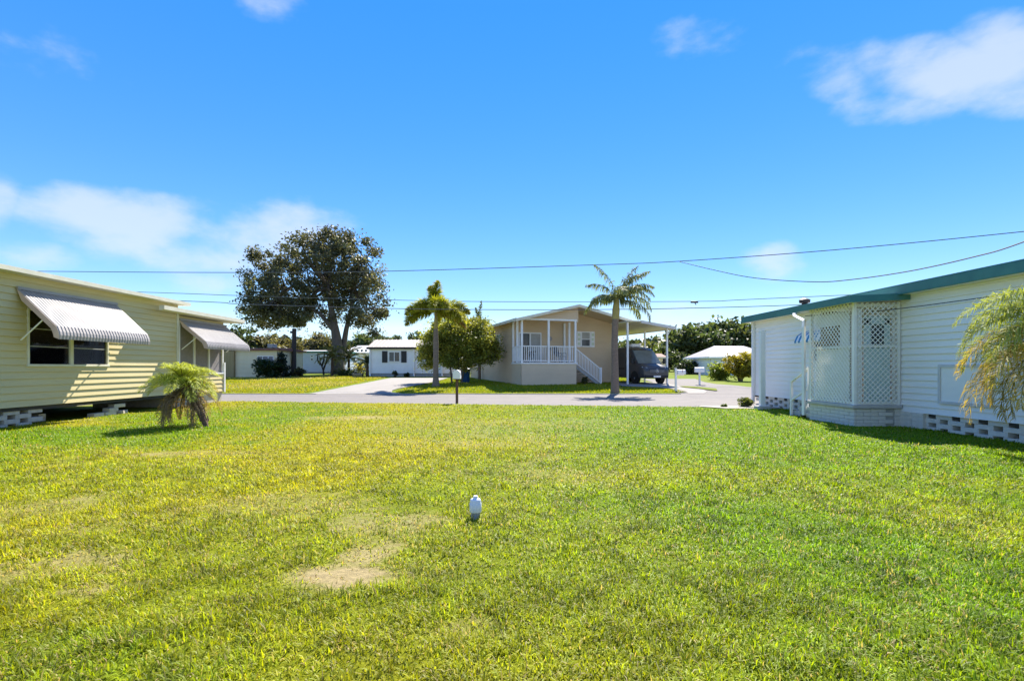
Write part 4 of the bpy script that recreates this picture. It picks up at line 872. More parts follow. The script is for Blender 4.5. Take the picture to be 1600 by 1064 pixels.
# ------------------------------------------------------------------ palms
def foxtail_palm():
    b = G(681, 603); t = thing('palm_tree', b, 'foxtail palm with bushy bright plumes beside the round-crowned tree', 'palm tree', 'palms across the road')
    top = 4.55
    tr = MB(); tr.lathe([(.27, -.1), (.22, .12), (.17, .5), (.16, 1.5), (.165, 2.6), (.14, 3.3), (.12, 3.5)], b, 14); tr.build('trunk', M['palmbark'], t, smooth=True)
    cs = MB(); cs.lathe([(.12, 3.5), (.125, 3.6), (.10, 4.1), (.07, top)], b, 12); cs.build('crownshaft', M['crownshaft'], t, smooth=True)
    specs = [(90, 8, 1.75, 10), (86, 22, 1.5, 170), (42, 105, 2.1, 5), (35, 110, 2.2, 35), (40, 105, 1.9, 180), (12, 85, 1.9, 190), (30, 110, 2.0, 150), (48, 120, 1.8, 270), (40, 120, 1.9, 90), (20, 90, 1.9, 330), (50, 115, 1.7, 230), (5, 70, 1.9, 20), (46, 110, 1.9, 300)]
    for i, (e, bd, L_, az) in enumerate(specs):
        me = frond_mesh(L_ * 1.12, e, bd, 80, .60, .026, .35, True, (.25, .29, .02), (.38, .36, .03), seed=i, rach=.018)
        link('frond', me, t, b + Vector((0, 0, top - .1)), (0, 0, R(az)))
    me = frond_mesh(2.2, 0, 60, 40, .3, .02, .5, True, (.32, .17, .03), (.35, .2, .05), seed=50); link('frond', me, t, b + Vector((.05, 0, top - .2)), (0, 0, R(-15)))['label'] = 'dying orange-brown frond'
foxtail_palm()
def queen_palm():
    b = G(961, 615); t = thing('palm_tree', b, 'grey-trunked palm with ragged feathery fronds standing by the kerb', 'palm tree', 'palms across the road')
    tr = MB(); tr.tube([b + Vector(v) for v in ((0, 0, -.1), (0, 0, .25), (.0, 0, 1.2), (-.02, 0, 2.6), (.0, 0, 3.5), (.03, 0, 4.0))], [.28, .23, .19, .175, .17, .18], 14); tr.build('trunk', M['palmbark'], t, smooth=True)
    cs = MB(); cs.tube([b + Vector(v) for v in ((.03, 0, 3.95), (.05, 0, 4.4), (.08, 0, 4.9), (.1, 0, 5.1))], [.19, .20, .15, .08], 12); cs.build('crownshaft', M['crownshaft'], t, smooth=True)
    o = b + Vector((.08, 0, 4.9))
    specs = [(80, 40, 2.6, 20), (66, 60, 2.6, 5), (72, 90, 2.5, 15), (80, 55, 2.2, 160), (52, 95, 2.4, 345), (55, 120, 2.3, 0), (35, 115, 2.2, 10), (60, 130, 2.2, 350), (30, 110, 1.9, 180), (40, 110, 1.9, 200), (70, 95, 2.0, 175), (50, 120, 2.1, 270), (45, 120, 2.0, 100), (15, 100, 2.0, 25), (10, 90, 1.8, 170), (62, 105, 2.2, 310), (60, 110, 2.0, 60), (5, 100, 2.1, 340)]
    for i, (e, bd, L_, az) in enumerate(specs):
        me = frond_mesh(L_ * rng.uniform(.9, 1.15), e + rng.uniform(-8, 8), bd, 46, .62, .026, 1.3, False, (.15, .175, .065), (.20, .22, .085), vdeg=5, grav=.45, jit=.28, seed=100 + i, rach=.02); link('frond', me, t, o, (0, 0, R(az)))
queen_palm()
def leaning_palm():
    b = G(323, 669); t = thing('palm_tree', b, 'small leaning palm with a shaggy trunk beside the yellow home', 'palm tree')
    pth = [b + Vector(v) for v in ((.02, 0, -.06), (-.06, .02, .14), (-.20, .06, .38), (-.36, .1, .62), (-.52, .14, .82), (-.66, .18, .98))]
    tr = MB(); tr.tube(pth, [.05, .06, .075, .085, .10, .09], 12); tro = tr.build('trunk', M['palmbark_d'], t, smooth=True)
    st = MB()
    for i in range(110):                                          # old leaf bases along the trunk
        u = rng.uniform(.15, .98); q = u * 5; k = min(int(q), 4); c_ = pth[k].lerp(pth[k + 1], q - k); a = rng.uniform(0, 6.28)
        d = Vector((math.cos(a) * .7, math.sin(a), math.cos(a) * .6)).normalized(); p0 = c_ + d * .09; st.bar(p0, p0 + d * .04 + Vector((-.05, .0, .05)), .028, .012)
    st.build('leaf_base', M['palmbark_d'], tro)['kind'] = 'stuff'
    o = pth[-1]
    for i in range(40):
        az = 137.5 * i + rng.uniform(-8, 8); e = (78, 58, 40, 24, 8)[i % 5] + rng.uniform(-8, 8); L_ = rng.uniform(.78, 1.0) * (.92 if i % 5 else .75)
        yl = i in (3, 8, 27); c1, c2 = ((.36, .30, .02), (.42, .33, .03)) if yl else ((.27, .34, .035), (.46, .48, .08))
        me = frond_mesh(L_, e, 80, 46, .30, .0065, .55, False, c1, c2, vdeg=40, jit=.24, seed=200 + i, rach=.009); link('frond', me, t, o, (0, 0, R(az)))
    for i in range(26):                                           # dead leaves hanging to the ground
        az = rng.uniform(0, 360); me = frond_mesh(rng.uniform(.8, 1.08), -10 - rng.uniform(0, 35), 70, 22, .2, .010, 1.5, False, (.17, .115, .07), (.30, .21, .11), seed=300 + i, rach=.012); link('frond', me, t, o + Vector((rng.uniform(-.12, .2), rng.uniform(-.1, .1), -.08)), (0, 0, R(az)))['label'] = 'dead brown frond hanging down'
leaning_palm()
def right_palm():
    b = Vector((8.95, 7.75, 0)); t = thing('palm_tree', b, 'drooping yellow-green palm against the white home', 'palm tree')
    tr = MB(); tr.tube([b + Vector(v) for v in ((0, 0, -.1), (.02, 0, .6), (0, 0, 1.3), (-.02, 0, 2.1))], [.13, .11, .10, .11], 12); tr.build('trunk', M['palmbark_d'], t, smooth=True)
    o = b + Vector((-.02, 0, 1.82))
    for i in range(84):
        az = 137.5 * i + rng.uniform(-6, 6); lay = i % 5; e = (80, 60, 42, 24, 4)[lay] + rng.uniform(-8, 8); L_ = rng.uniform(1.5, 2.0) * (.9, 1.0, 1.05, 1.1, 1.12)[lay]
        L_ *= .5 if math.cos(R(az)) > .35 else 1.0; old = lay >= 3; c1, c2 = (((.36, .25, .03), (.50, .36, .07)) if (lay == 4 or i % 3 == 0) else ((.30, .28, .02), (.42, .36, .05))) if old else ((.20, .27, .04), (.33, .36, .06))
        me = frond_mesh(L_, e, 132 if lay < 3 else 112, 70, .44, .007, 1.1, False, c1, c2, vdeg=25, grav=.1, jit=.26, seed=400 + i, rach=.011); link('frond', me, t, o, (0, 0, R(az)))
right_palm()
def spear_palm():
    b = G(750, 594); b.y = 41; b.x = (749 - CX) / F * 41; b.z = h(41); t = thing('palm_tree', b, 'young palm spear rising behind the round-crowned tree', 'palm tree')
    MB().tube([b, b + Vector((0, 0, 2.5)), b + Vector((0, 0, 4.6))], [.13, .11, .09], 10).build('trunk', M['palmbark'], t, smooth=True)
    for i, (e, bd, L_, az) in enumerate(((89, 10, 1.9, 0), (84, 20, 1.4, 160), (45, 110, 1.6, 0), (30, 100, 1.5, 190), (40, 100, 1.4, 60), (30, 90, 1.4, 250))):
        link('frond', frond_mesh(L_, e, bd, 34, .28, .03, .4, i < 2, (.15, .19, .03), (.2, .22, .04), seed=500 + i, rach=.02), t, b + Vector((0, 0, 4.4)), (0, 0, R(az)))
spear_palm()
# clump of short palms and a yellow cycad near the oak
for i, (px, w, hh, lab, c1, c2, bush) in enumerate(((545, 2.3, 1.6, 'dark fan of palm leaves under the spreading oak', (.15, .14, .045), (.21, .19, .06), 34), (519, 2.0, 1.7, 'olive palm clump at the foot of the oak trunk', (.17, .15, .04), (.24, .20, .06), 30), (562, 1.2, .5, 'yellow-green sago-like plant beside the white cottage', (.38, .36, .10), (.50, .46, .16), 18), (574, 1.3, 1.2, 'dark green palm bush at the corner of the white cottage', (.10, .12, .04), (.14, .15, .05), 26))):
    Yp = 52 - i; b = Vector(((px - CX) / F * Yp, Yp, h(Yp))); t = thing('palm_shrub', b, lab, 'shrub', 'low palms by the oak')
    MB().tube([b - Vector((0, 0, .1)), b + Vector((0, 0, hh))], [.16, .12], 8).build('trunk', M['palmbark_d'], t, smooth=True)
    for k in range(bush):
        link('frond', frond_mesh(w * rng.uniform(.8, 1.1), (70, 40, 15)[k % 3], 80, 20, .34, .035, .6, False, c1, c2, seed=600 + i * 40 + k, rach=.02), t, b + Vector((0, 0, hh)), (0, 0, R(360 * k / bush)))

# ------------------------------------------------------------------ trees
def oak():
    Yo = 56; b = Vector(((528 - CX) / F * Yo, Yo, h(Yo))); c = lambda px, py, dy=0: np.array(P(px, py, Yo + dy))
    lobes = [(c(500, 420, 0), (5.0, 4.5, 4.2)), (c(540, 415, 1), (4.2, 4.2, 4.4)), (c(440, 462, -1), (4.2, 3.5, 3.0)), (c(565, 465, 1), (3.2, 3.6, 3.4)), (c(410, 485, 0), (2.3, 3.0, 2.2)), (c(405, 418, 1), (2.0, 2.2, 2.0)), (c(480, 490, 0), (3.4, 3.2, 1.6)), (c(575, 500, -1), (2.0, 2.2, 2.0))]
    p = lambda px, py, dy=0: P(px, py, Yo + dy)
    trunk = [([p(528, 586), p(528, 560), p(526, 530), p(521, 500), p(515, 470), p(512, 445)], [.84, .66, .54, .38, .28, .2]), ([p(532, 575, .4), p(536, 545, .5), p(541, 515, .7), p(549, 480, .8), p(552, 450, .8)], [.42, .34, .27, .2, .12]),
             ([p(523, 518), p(500, 490, -.5), p(465, 470, -1), p(430, 465, -1)], [.28, .22, .16, .1])]
    tree('oak_tree', 'tall dark spreading oak rising above the far cottages', 'tree', b, trunk, lobes, 350, 110, .40, .32, (.095, .105, .062), (.155, .145, .08), M['bark'], nlimb=70, surf=.35, twig=.07)
oak()
def round_tree():
    Yt = 35.0; b = Vector(((712 - CX) / F * Yt, Yt, h(Yt))); c = lambda px, py, dy=0: np.array(P(px, py, Yt + dy)); p = lambda px, py, dy=0: P(px, py, Yt + dy)
    lobes = [(c(718, 530), (1.9, 1.8, 1.25)), (c(680, 540), (1.0, 1.2, 1.1)), (c(752, 535), (1.1, 1.3, 1.1)), (c(700, 512), (1.2, 1.2, .7)), (c(742, 512, .3), (1.2, 1.2, .7)), (c(668, 562), (.55, .7, .6)), (c(720, 560), (1.5, 1.4, .7)), (c(765, 550), (.7, .8, .7))]
    trunk = [([b + Vector((-.25, 0, -.1)), p(704, 575), p(698, 555), p(690, 540)], [.07, .06, .05, .03]), ([b + Vector((.1, .1, -.1)), p(716, 572), p(716, 550), p(718, 530)], [.08, .07, .06, .03]), ([b + Vector((.35, 0, -.1)), p(726, 574), p(735, 555), p(745, 535)], [.07, .06, .05, .03])]
    tree('shade_tree', 'round-crowned leafy tree with several thin trunks before the tan house', 'tree', b, trunk, lobes, 480, 90, .22, .17, (.17, .22, .045), (.40, .38, .05), M['bark'], nlimb=40, surf=.5, twig=.018, aspect=.4)
round_tree()
GRP = 'distant trees along the horizon'
def bg_tree(px, py_top, wpx, Yt, label, c1, c2, n=70, name='distant_tree', base_py=None):
    b = Vector(((px - CX) / F * Yt, Yt, h(Yt))); ht = CAMH + (CY - py_top) / F * Yt - b.z; w = wpx / F * Yt / 2
    lob = []
    for k in range(5): lob.append((np.array((b.x + rng.uniform(-.55, .55) * w, b.y + rng.uniform(-.4, .4) * w, b.z + ht * rng.uniform(.45, .74))), (w * rng.uniform(.45, .65), w * .6, ht * rng.uniform(.22, .27))))
    lob.append((np.array((b.x, b.y, b.z + ht * .4)), (w * .95, w * .7, ht * .36)))
    lob.append((np.array((b.x + rng.uniform(-.2, .2) * w, b.y, b.z + ht * .78)), (w * .55, w * .5, ht * .2)))
    tk = [([b - Vector((0, 0, .2)), b + Vector((.1, 0, ht * .3)), b + Vector((0, 0, ht * .6))], [.05 * w + .15, .04 * w + .1, .1])]
    tree(name, label, 'tree', b, tk, lob, n, 60, w * .15, w * .13 + .12, c1, c2, M['bark'], GRP, nlimb=8, surf=.45, twig=.06)
DG, MG, OG = ((.060, .090, .035), (.11, .135, .045)), ((.09, .125, .035), (.17, .18, .05)), ((.13, .12, .055), (.18, .16, .07))
bg_tree(365, 508, 70, 105, 'dark tree behind the cream building', *DG); bg_tree(318, 515, 80, 112, 'dark tree behind the screened porch roof', *DG); bg_tree(412, 522, 60, 108, 'olive tree between the cream building and the dark pole', *OG); bg_tree(450, 528, 62, 112, 'rusty olive tree behind the dark pole', *OG)
bg_tree(488, 524, 60, 118, 'pale olive tree behind the blue-white cottage', *OG); bg_tree(505, 518, 50, 120, 'feathery olive tree left of the oak trunk', *OG); bg_tree(560, 524, 60, 115, 'low dark tree behind the pale-roofed house', *DG); bg_tree(606, 522, 52, 100, 'dark treetop over the left end of the white cottage roof', *DG); bg_tree(648, 515, 40, 95, 'small dark treetop over the white cottage roof', *DG); bg_tree(690, 528, 70, 100, 'dark tree behind the white cottage', *DG, 50)
bg_tree(1085, 512, 92, 72, 'dense dark green tree left of the background clump', *DG, 160); bg_tree(1125, 503, 100, 76, 'tall dense green tree in the middle of the background clump', *DG, 170); bg_tree(1168, 506, 95, 74, 'olive green tree over the pale roof', *MG, 150); bg_tree(1225, 508, 95, 78, 'olive green tree behind the teal fascia', *MG, 80)
bg_tree(1010, 536, 70, 85, 'mid green tree behind the van', *MG, 90); bg_tree(985, 528, 40, 95, 'narrow dark tree behind the van roof', *DG, 60); bg_tree(1035, 540, 50, 80, 'mid green tree between two carport posts', *MG, 70); bg_tree(965, 540, 50, 110, 'dark tree behind the carport', *DG, 50); bg_tree(1060, 552, 46, 66, 'low dark shrubby tree behind the white mailboxes', *DG, 60)
# far wood closing the horizon
def far_wood():
    n = 26000; x = rng.uniform(-330, 330, n); y = rng.uniform(170, 215, n); top = 7.0 + 5.0 * fbm(x, y * 0, .05, 3, 3) + 2 * fbm(x, y * 0, .3, 3, 9); z = .8 + rng.random(n) ** .7 * top
    col = np.array((.05, .062, .026)) * rng.uniform(.6, 1.4, (n, 1)); v, f, cc = leaf_quads(np.stack([x, y, z], -1), np.full(n, 2.2), col, aspect=.8)
    tag(link('distant_wood', npmesh('distant_wood', v, f, 4, M['leaf'], cc)), 'far-off belt of dark trees along the horizon', 'wood', kind='stuff')
far_wood()
def shrub(name, label, px, base_py, wpx, hpx, Yt, c1, c2, n=50, leaf=.13, group=None, stems=5, cone=False):
    b = Vector(((px - CX) / F * Yt, Yt, h(Yt))); w = wpx / F * Yt / 2; ht = hpx / F * Yt
    if cone: lob = [(np.array((b.x, b.y, b.z + ht * k)), (w * (1.05 - k), w * (1.05 - k), ht * .16)) for k in (.15, .35, .55, .75, .9)]
    else: lob = [(np.array((b.x + rng.uniform(-.5, .5) * w, b.y + rng.uniform(-.4, .4) * w, b.z + ht * rng.uniform(.35, .62))), (w * .55, w * .55, ht * .36)) for k in range(5)]
    tk = [([b + Vector((rng.uniform(-.15, .15) * w, 0, -.1)), b + Vector((rng.uniform(-.4, .4) * w, 0, ht * .35)), b + Vector((rng.uniform(-.5, .5) * w, 0, ht * .6))], [.05, .035, .015]) for _ in range(stems)]
    tree(name, label, 'shrub', b, tk, lob, n, 40, w * .16, leaf, c1, c2, M['bark'], group, nlimb=8, surf=.45, twig=.012, crown_name='foliage')
shrub('shrub', 'wide dark green bush in front of the cream building', 418, 590, 46, 30, 45, (.022, .045, .012), (.05, .075, .02), 70, .22)
shrub('shrub', 'dark conical evergreen between the bush and the dark pole', 440, 590, 26, 42, 46, (.018, .026, .014), (.03, .038, .018), 60, .2, cone=True)
shrub('shrub', 'small olive weed clump at the foot of the dark pole', 468, 588, 22, 14, 48, (.07, .07, .03), (.1, .1, .04), 26, .15)
shrub('shrub', 'grey-green bush under the shuttered cottage window', 618, 584, 9, 12, 46.5, (.06, .07, .04), (.08, .09, .05), 20, .12)
shrub('shrub', 'low round bush by the corner of the white cottage wall', 636, 586, 12, 7, 46.6, (.03, .045, .02), (.05, .07, .02), 18, .12)
shrub('shrub', 'broad yellow-green bush in front of the pale metal roof', 1128, 600, 44, 26, 40, (.14, .20, .03), (.28, .32, .04), 90, .2)
shrub('shrub', 'croton bush with yellow and reddish leaves near the white home corner', 1158, 600, 46, 46, 38, (.16, .14, .03), (.50, .42, .03), 100, .2)
shrub('shrub', 'low leafy weed at the corner of the white home', 1166, 632, 20, 16, 17.9, (.10, .14, .03), (.16, .17, .04), 26, .07)
shrub('shrub', 'tiny weed tuft on the road edge near the white home', 1130, 640, 12, 6, 17.9, (.07, .12, .02), (.12, .16, .03), 14, .05)
shrub('shrub', 'small leafy plant beneath the porch stair railing', 914, 598, 12, 12, 33.0, (.07, .08, .03), (.12, .12, .04), 18, .1)
shrub('shrub', 'low bush by the base of the lattice porch downspout', 1258, 643, 9, 10, 14.3, (.14, .13, .05), (.2, .18, .07), 18, .06)
shrub('shrub', 'dark green bush behind the white mailboxes', 1075, 596, 46, 22, 56, (.03, .05, .02), (.06, .08, .03), 60, .25)
shrub('shrub', 'yellowish bush under the far carport post', 1020, 596, 28, 30, 58, (.12, .12, .03), (.2, .16, .04), 50, .22)
shrub('shrub', 'low green hedge along the far side street', 545, 586, 60, 7, 51, (.05, .08, .02), (.09, .11, .02), 60, .14)
def bare_tree():
    Yb = 54; p = lambda px, py: P(px, py, Yb); b = p(506, 586); t = thing('bare_tree', b, 'small leafless tree against the blue-white cottage wall', 'tree')
    m_ = MB()
    for pth in ([(506, 587), (505, 578), (501, 568), (499, 556)], [(505, 578), (509, 568), (512, 554)], [(501, 570), (496, 562), (497, 552)], [(503, 572), (506, 562), (507, 550)], [(509, 568), (514, 560), (516, 552)]): m_.tube([p(*q) for q in pth], [.11, .08, .05, .03][:len(pth)], 6)
    m_.build('trunk', M['pole'], t)
bare_tree()

# ------------------------------------------------------------------ far homes
def home(name, label, px0, px1, Yh, depth, zb, ze, zr, wall, roof, trim, wins=(), skirt=None, doors=(), e=.2, over=.25, hip=False, extra=None):
    x0, x1 = (px0 - CX) / F * Yh, (px1 - CX) / F * Yh; g = h(Yh); t = thing(name, ((x0 + x1) / 2, Yh + depth / 2, g), label, 'house', 'cottages across the road')
    z0 = g + zb; z1 = g + ze; m_ = MB(); zs = [z0 + e * i for i in range(int((z1 - z0) / e))] + [z1]
    saw_rows(m_, zs, lambda z: (x0, x1), lambda x, z, d: (x, Yh - d, z)); saw_rows(m_, zs, lambda z: (0, depth), lambda q, z, d: (x1 + d, Yh + q, z)); saw_rows(m_, zs, lambda z: (0, depth), lambda q, z, d: (x0 - d, Yh + q, z))
    m_.box(x0 + .02, x1 - .02, Yh + .02, Yh + depth, z0, z1); w = m_.build('wall', wall, t)
    r = MB(); zr_ = g + zr; a, b, c_, d = x0 - over, x1 + over, Yh - over, Yh + depth + over; ym = (c_ + d) / 2; hx = (b - a) * .28 if hip else 0
    r.quad((a, c_, z1 + .08), (b, c_, z1 + .08), (b - hx, ym, zr_), (a + hx, ym, zr_)); r.quad((b, d, z1 + .08), (a, d, z1 + .08), (a + hx, ym, zr_), (b - hx, ym, zr_)); r.quad((a, d, z1 + .08), (a, c_, z1 + .08), (a + hx, ym, zr_)); r.quad((b, c_, z1 + .08), (b, d, z1 + .08), (b - hx, ym, zr_)); r.quad((a, c_, z1 + .02), (a, d, z1 + .02), (b, d, z1 + .02), (b, c_, z1 + .02))
    rf = r.build('roof', roof, t); f = MB(); f.box(a, b, c_ - .04, c_ - .002, z1 - .06, z1 + .12); f.box(a - .04, a - .001, c_, d, z1 - .06, z1 + .12); f.box(b + .001, b + .04, c_, d, z1 - .06, z1 + .12); f.build('fascia', trim, rf)
    if skirt: MB().box(x0 + .03, x1 - .03, Yh + .03, Yh + depth, g - .3, z0).build('skirting', skirt, t)
    X_ = lambda px: (px - CX) / F * Yh; Z_ = lambda py: CAMH + (CY - py) / F * Yh
    for (pa, pb, pt, pbm, n, sh, gm) in wins:
        xa, xb, zt, zl = X_(pa), X_(pb), Z_(pt), Z_(pbm); q = MB(); y = Yh - .03; fw = .06
        q.box(xa, xb, y - .05, y, zt - fw, zt); q.box(xa, xb, y - .06, y, zl, zl + fw); q.box(xa, xa + fw, y - .05, y, zl + fw, zt - fw); q.box(xb - fw, xb, y - .05, y, zl + fw, zt - fw)
        for i in range(1, n): xm = xa + (xb - xa) * i / n; q.box(xm - .03, xm + .03, y - .045, y, zl + fw, zt - fw)
        wo = q.build('window', M['white'], t)
        for i in range(n): pane(wo, xa + (xb - xa) * i / n + .04, xa + (xb - xa) * (i + 1) / n - .04, y - .015, y - .01, zl + fw, zt - fw, gm)
        if sh:
            for (u, v) in ((xa - .62, xa - .12), (xb + .12, xb + .62)): MB().box(u, v, y - .05, y, zl - .05, zt + .05).build('shutter', M['shutter'], wo)
    return t, X_, Z_
t, X_, Z_ = home('cottage', 'white cottage with black shutters and a beige metal roof', 578, 722, 48, 6, .30, 2.62, 3.6, M['white'], pm('beige_metal_roof', (.40, .345, .29), (.34, .29, .245), 2, .5), M['vanblack'], [(607.5, 625, 549.5, 565.5, 2, True, M['dark']), (664, 676, 550, 565, 1, False, M['dark'])], M['pipe_d'], e=.22)
g = h(48)
for px in (578.6, 647, 691): MB().box(X_(px) - .06, X_(px) + .06, 47.82, 47.95, g + .05, g + 2.6).build('downspout', M['white'], t); 
for px in (578.6, 647, 691): MB().tube([(X_(px), 47.88, g + .12), (X_(px) + .1, 47.7, g + .04)], .07, 6).build('downspout_shoe', M['white'], t)
for i in range(24): x = X_(578) + i * (X_(722) - X_(578)) / 23; MB().bar((x, 47.75, g + 2.73), (x, 51.0, g + 3.62), .05, .05).build('roof_rib', M['cream'], t)
MB().box(X_(712.5), X_(716), 47.9, 47.97, g + .3, g + 2.2).build('door', M['shutter'], t)
t, X_, Z_ = home('cottage', 'blue-white cottage with a teal roof edge and two tiny windows', 430, 534, 60, 6, .12, 2.45, 2.75, M['teal_wall'], M['roof_w'], M['teal'], [(485, 490, 555, 558.5, 1, False, M['dark']), (485, 490, 559.5, 563.5, 1, False, M['dark'])], M['pipe_d'])
t, X_, Z_ = home('cottage', 'distant white house with a pale hip roof and three small windows', 533, 590, 78, 8, .0, 2.75, 4.1, M['white'], M['roof_w'], M['roof_w'], [(557, 561, 546, 550, 1, False, M['dark']), (563.5, 567.5, 546, 550, 1, False, M['dark']), (570, 574, 546, 550, 1, False, M['dark'])], None, hip=True)
t, X_, Z_ = home('cottage', 'cream flat-roofed building with a red-brown roof edge and a screened bay', 366, 433, 46, 6, .0, 2.45, 2.72, M['creamwall'], M['redroof'], M['redroof'], [(402.5, 428, 556, 582, 3, False, M['screen'])], None, e=.4)
MB().box(X_(352), X_(368), 45.7, 50, h(46) - .1, h(46) + 2.35).build('board_wall', M['brownwall'], t); MB().box(X_(410), X_(418), 47, 48, h(46) + 2.7, h(46) + 3.05).build('roof_box', M['awning'], t)
t, X_, Z_ = home('cottage', 'low house with a broad white metal roof behind the yellow-green bush', 1110, 1215, 52, 7, .0, 1.75, 3.1, M['white'], M['awning'], M['white'], [], None, hip=True)
t, X_, Z_ = home('cottage', 'small distant cream house glimpsed past the van nose', 1018, 1040, 64, 5, .0, 1.8, 2.4, M['creamwall'], M['redroof'], M['cream'], [(1023, 1029, 566, 574, 1, False, M['dark'])], None)
p = Vector(((459 - CX) / F * 49, 49, h(49))); t = thing('pole', p, 'dark weathered pole with a vine near the cream building', 'pole')
MB().tube([p - Vector((0, 0, .2)), p + Vector((.02, 0, 2.2)), p + Vector((.05, 0, 4.55))], [.24, .22, .20], 10).build('shaft', M['pole'], t); MB().box(p.x - .32, p.x - .2, 48.9, 49.1, p.z + 4.1, p.z + 4.3).build('bracket', M['pole'], t)
# low planter by the oak
p = Vector(((559 - CX) / F * 48.5, 48.5, h(48.5))); t = thing('planter', p, 'low pale planter box under the yellow-green sago-like plant', 'planter'); MB().box(p.x - .45, p.x + .45, 48.3, 48.8, p.z - .05, p.z + .22).build('box', M['brownwall'], t); MB().box(p.x - .5, p.x + .5, 48.25, 48.85, p.z + .22, p.z + .28).build('rim', M['awning'], t)

# ------------------------------------------------------------------ mailboxes, bin, pipe
def boxmesh(m_, c, L_, w, hh, rz):                                # barrel-topped letter box, long axis along local y
    k = 10; pts = [(-w / 2, 0), (w / 2, 0), (w / 2, hh - w / 2)] + [(w / 2 * math.cos(math.pi * i / k), hh - w / 2 + w / 2 * math.sin(math.pi * i / k)) for i in range(1, k)] + [(-w / 2, hh - w / 2)]
    mt = Matrix.Translation(c) @ Matrix.Rotation(rz, 4, 'Z'); m_.prism([mt @ Vector((x, -L_ / 2, z)) for x, z in pts], mt.to_3x3() @ Vector((0, L_, 0)))
def mailbox(base, label, post, rz, top, w, hh, L_, off=0.0, tall=0.0, pw=.1):
    b = Vector(base); t = thing('mailbox', b, label, 'mailbox', 'mailboxes along the road')
    MB().box(b.x - pw / 2, b.x + pw / 2, b.y - pw / 2, b.y + pw / 2, b.z - .15, b.z + top + tall).build('post', post, t, bevel=.006)
    c = b + Vector((math.cos(rz + math.pi / 2) * off, math.sin(rz + math.pi / 2) * off, top)) if off else b + Vector((0, 0, top))
    if tall: MB().bar(b + Vector((0, 0, top - .03)), c + (c - b - Vector((0, 0, top))) * .7 + Vector((0, 0, -.03)), .07, .06).build('arm', post, t)
    m_ = MB(); boxmesh(m_, c, L_, w, hh, rz); bo = m_.build('box', M['white'], t, bevel=.006)
    mt = Matrix.Translation(c) @ Matrix.Rotation(rz, 4, 'Z'); d = MB(); boxmesh(d, mt @ Vector((0, L_ / 2 + .012, -.004)), .02, w + .016, hh + .012, rz); d.build('door', M['white'], bo)
    f = MB(); f.bar(mt @ Vector((w / 2 + .012, .05, hh * .4)), mt @ Vector((w / 2 + .012, .05, hh + .03)), .02, .012); f.build('flag', M['redroof'], bo)
b = G(714, 630.5); mailbox(b, 'white mailbox on a brown wooden post at the edge of the lawn', M['wood'], 0.0, .96, .28, .34, .50)
b = G(1056, 611); mailbox(b, 'white mailbox on a tall white post at the kerb tip', M['white'], R(-75), .94, .22, .26, .48, .30, .34, .1)
b = G(1093, 601); mailbox(b, 'white mailbox on a short white post beyond the side road', M['white'], R(80), .78, .27, .32, .55)
b = G(727, 597.2); t = thing('rubbish_bin', b, 'blue plastic bin beside the thin tree trunks', 'bin')
MB().lathe([(.26, 0), (.31, .1), (.35, .85), (.37, .88)], b, 16).build('body', M['blue'], t, smooth=True); MB().lathe([(.38, .88), (.38, .93), (.3, 1.0), (.05, 1.03)], b, 16).build('lid', M['blue'], t, smooth=True)
b = G(743, 812); t = thing('cleanout_pipe', b, 'short white plastic pipe with a domed cap in the lawn', 'pipe')
MB().lathe([(.042, -.05), (.042, .085)], b, 20).build('pipe', M['pipe_d'], t, smooth=True)
c_ = MB(); c_.lathe([(.052, .075), (.055, .08), (.055, .155), (.050, .162), (.050, .178), (.046, .19), (.030, .200), (.012, .203)], b, 24); cp = c_.build('cap', M['pipe'], t, smooth=True)
MB().box(b.x - .019, b.x + .019, b.y - .019, b.y + .019, b.z + .195, b.z + .222).build('plug', M['pipe'], cp, bevel=.004)

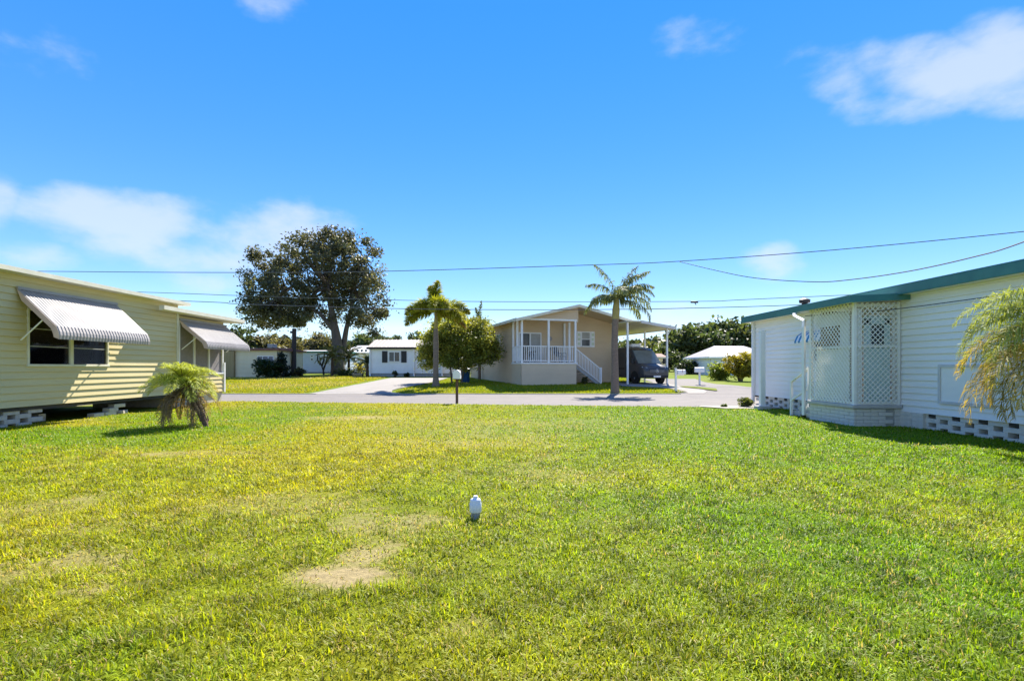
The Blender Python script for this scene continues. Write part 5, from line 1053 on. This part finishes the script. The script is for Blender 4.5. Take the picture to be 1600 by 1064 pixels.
# ------------------------------------------------------------------ overhead wires
def wire(label, pts, r, mat, name='power_line', seg=6, tw=0.0):
    q = [P(*p) for p in pts]; out = []
    for i in range(len(q) - 1):
        p0, p1, p2, p3 = q[max(i - 1, 0)], q[i], q[i + 1], q[min(i + 2, len(q) - 1)]
        for k in range(seg): u = k / seg; out.append(.5 * ((2 * p1) + (p2 - p0) * u + (2 * p0 - 5 * p1 + 4 * p2 - p3) * u * u + (3 * p1 - p0 - 3 * p2 + p3) * u ** 3))
    out.append(q[-1]); m_ = MB(); m_.tube(out, r, 6); o = m_.build(name, mat, None, smooth=True); tag(o, label, 'power line', 'overhead wires'); return o
wire('topmost overhead wire crossing above every roof', [(-500, 418, 42), (60, 424, 38), (375, 426, 36), (600, 424, 35), (930, 414, 33), (1060, 408.5, 32), (1300, 391, 29), (1600, 362, 26), (2000, 318, 23)], .024, M['wire_l'])
wire('thin middle overhead wire passing behind the leafy palms', [(-300, 440, 42), (235, 457, 40), (375, 462, 39), (600, 468.5, 38), (780, 471.5, 37), (1085, 471, 36), (1180, 467.5, 35), (1600, 448, 33), (2000, 425, 31)], .022, M['wire_l'])
wire('lowest long overhead wire passing across the tan gable', [(-300, 450, 31), (290, 470.5, 30), (375, 475, 29.5), (605, 482, 29), (800, 484, 28.5), (960, 483.5, 28), (1080, 481.5, 28), (1250, 476.5, 27.5), (1600, 462, 27), (2000, 440, 26)], .02, M['wire_l'])
wire('thick twisted service cable sagging above the teal fascia', [(1062, 409, 31.5), (1120, 423, 28), (1180, 434.5, 25), (1270, 440.5, 21.5), (1330, 437, 19.5), (1420, 424, 17), (1520, 402, 15), (1600, 378, 13.6), (1900, 262, 10)], .019, M['wire'])
m_ = wire('dark cable stretched in front of the white lapped wall', [(1258, 493.5, 13.9), (1340, 489, 12.6), (1416, 481, 11.4), (1500, 470, 10.2), (1585, 458, 9.1), (1720, 435, 8.2), (2050, 370, 6.6)], .010, M['wire'], name='service_cable')
m_ = MB(); q = P(1085, 472, 36); m_.tube([q + Vector((-.25, 0, 0)), q + Vector((.25, 0, 0))], .07, 8); m_.tube([q, q + Vector((.12, 0, -.2))], .03, 6); tag(m_.build('cable_clamp', M['wire']), 'small dark clamp hanging on the middle wire', 'clamp')
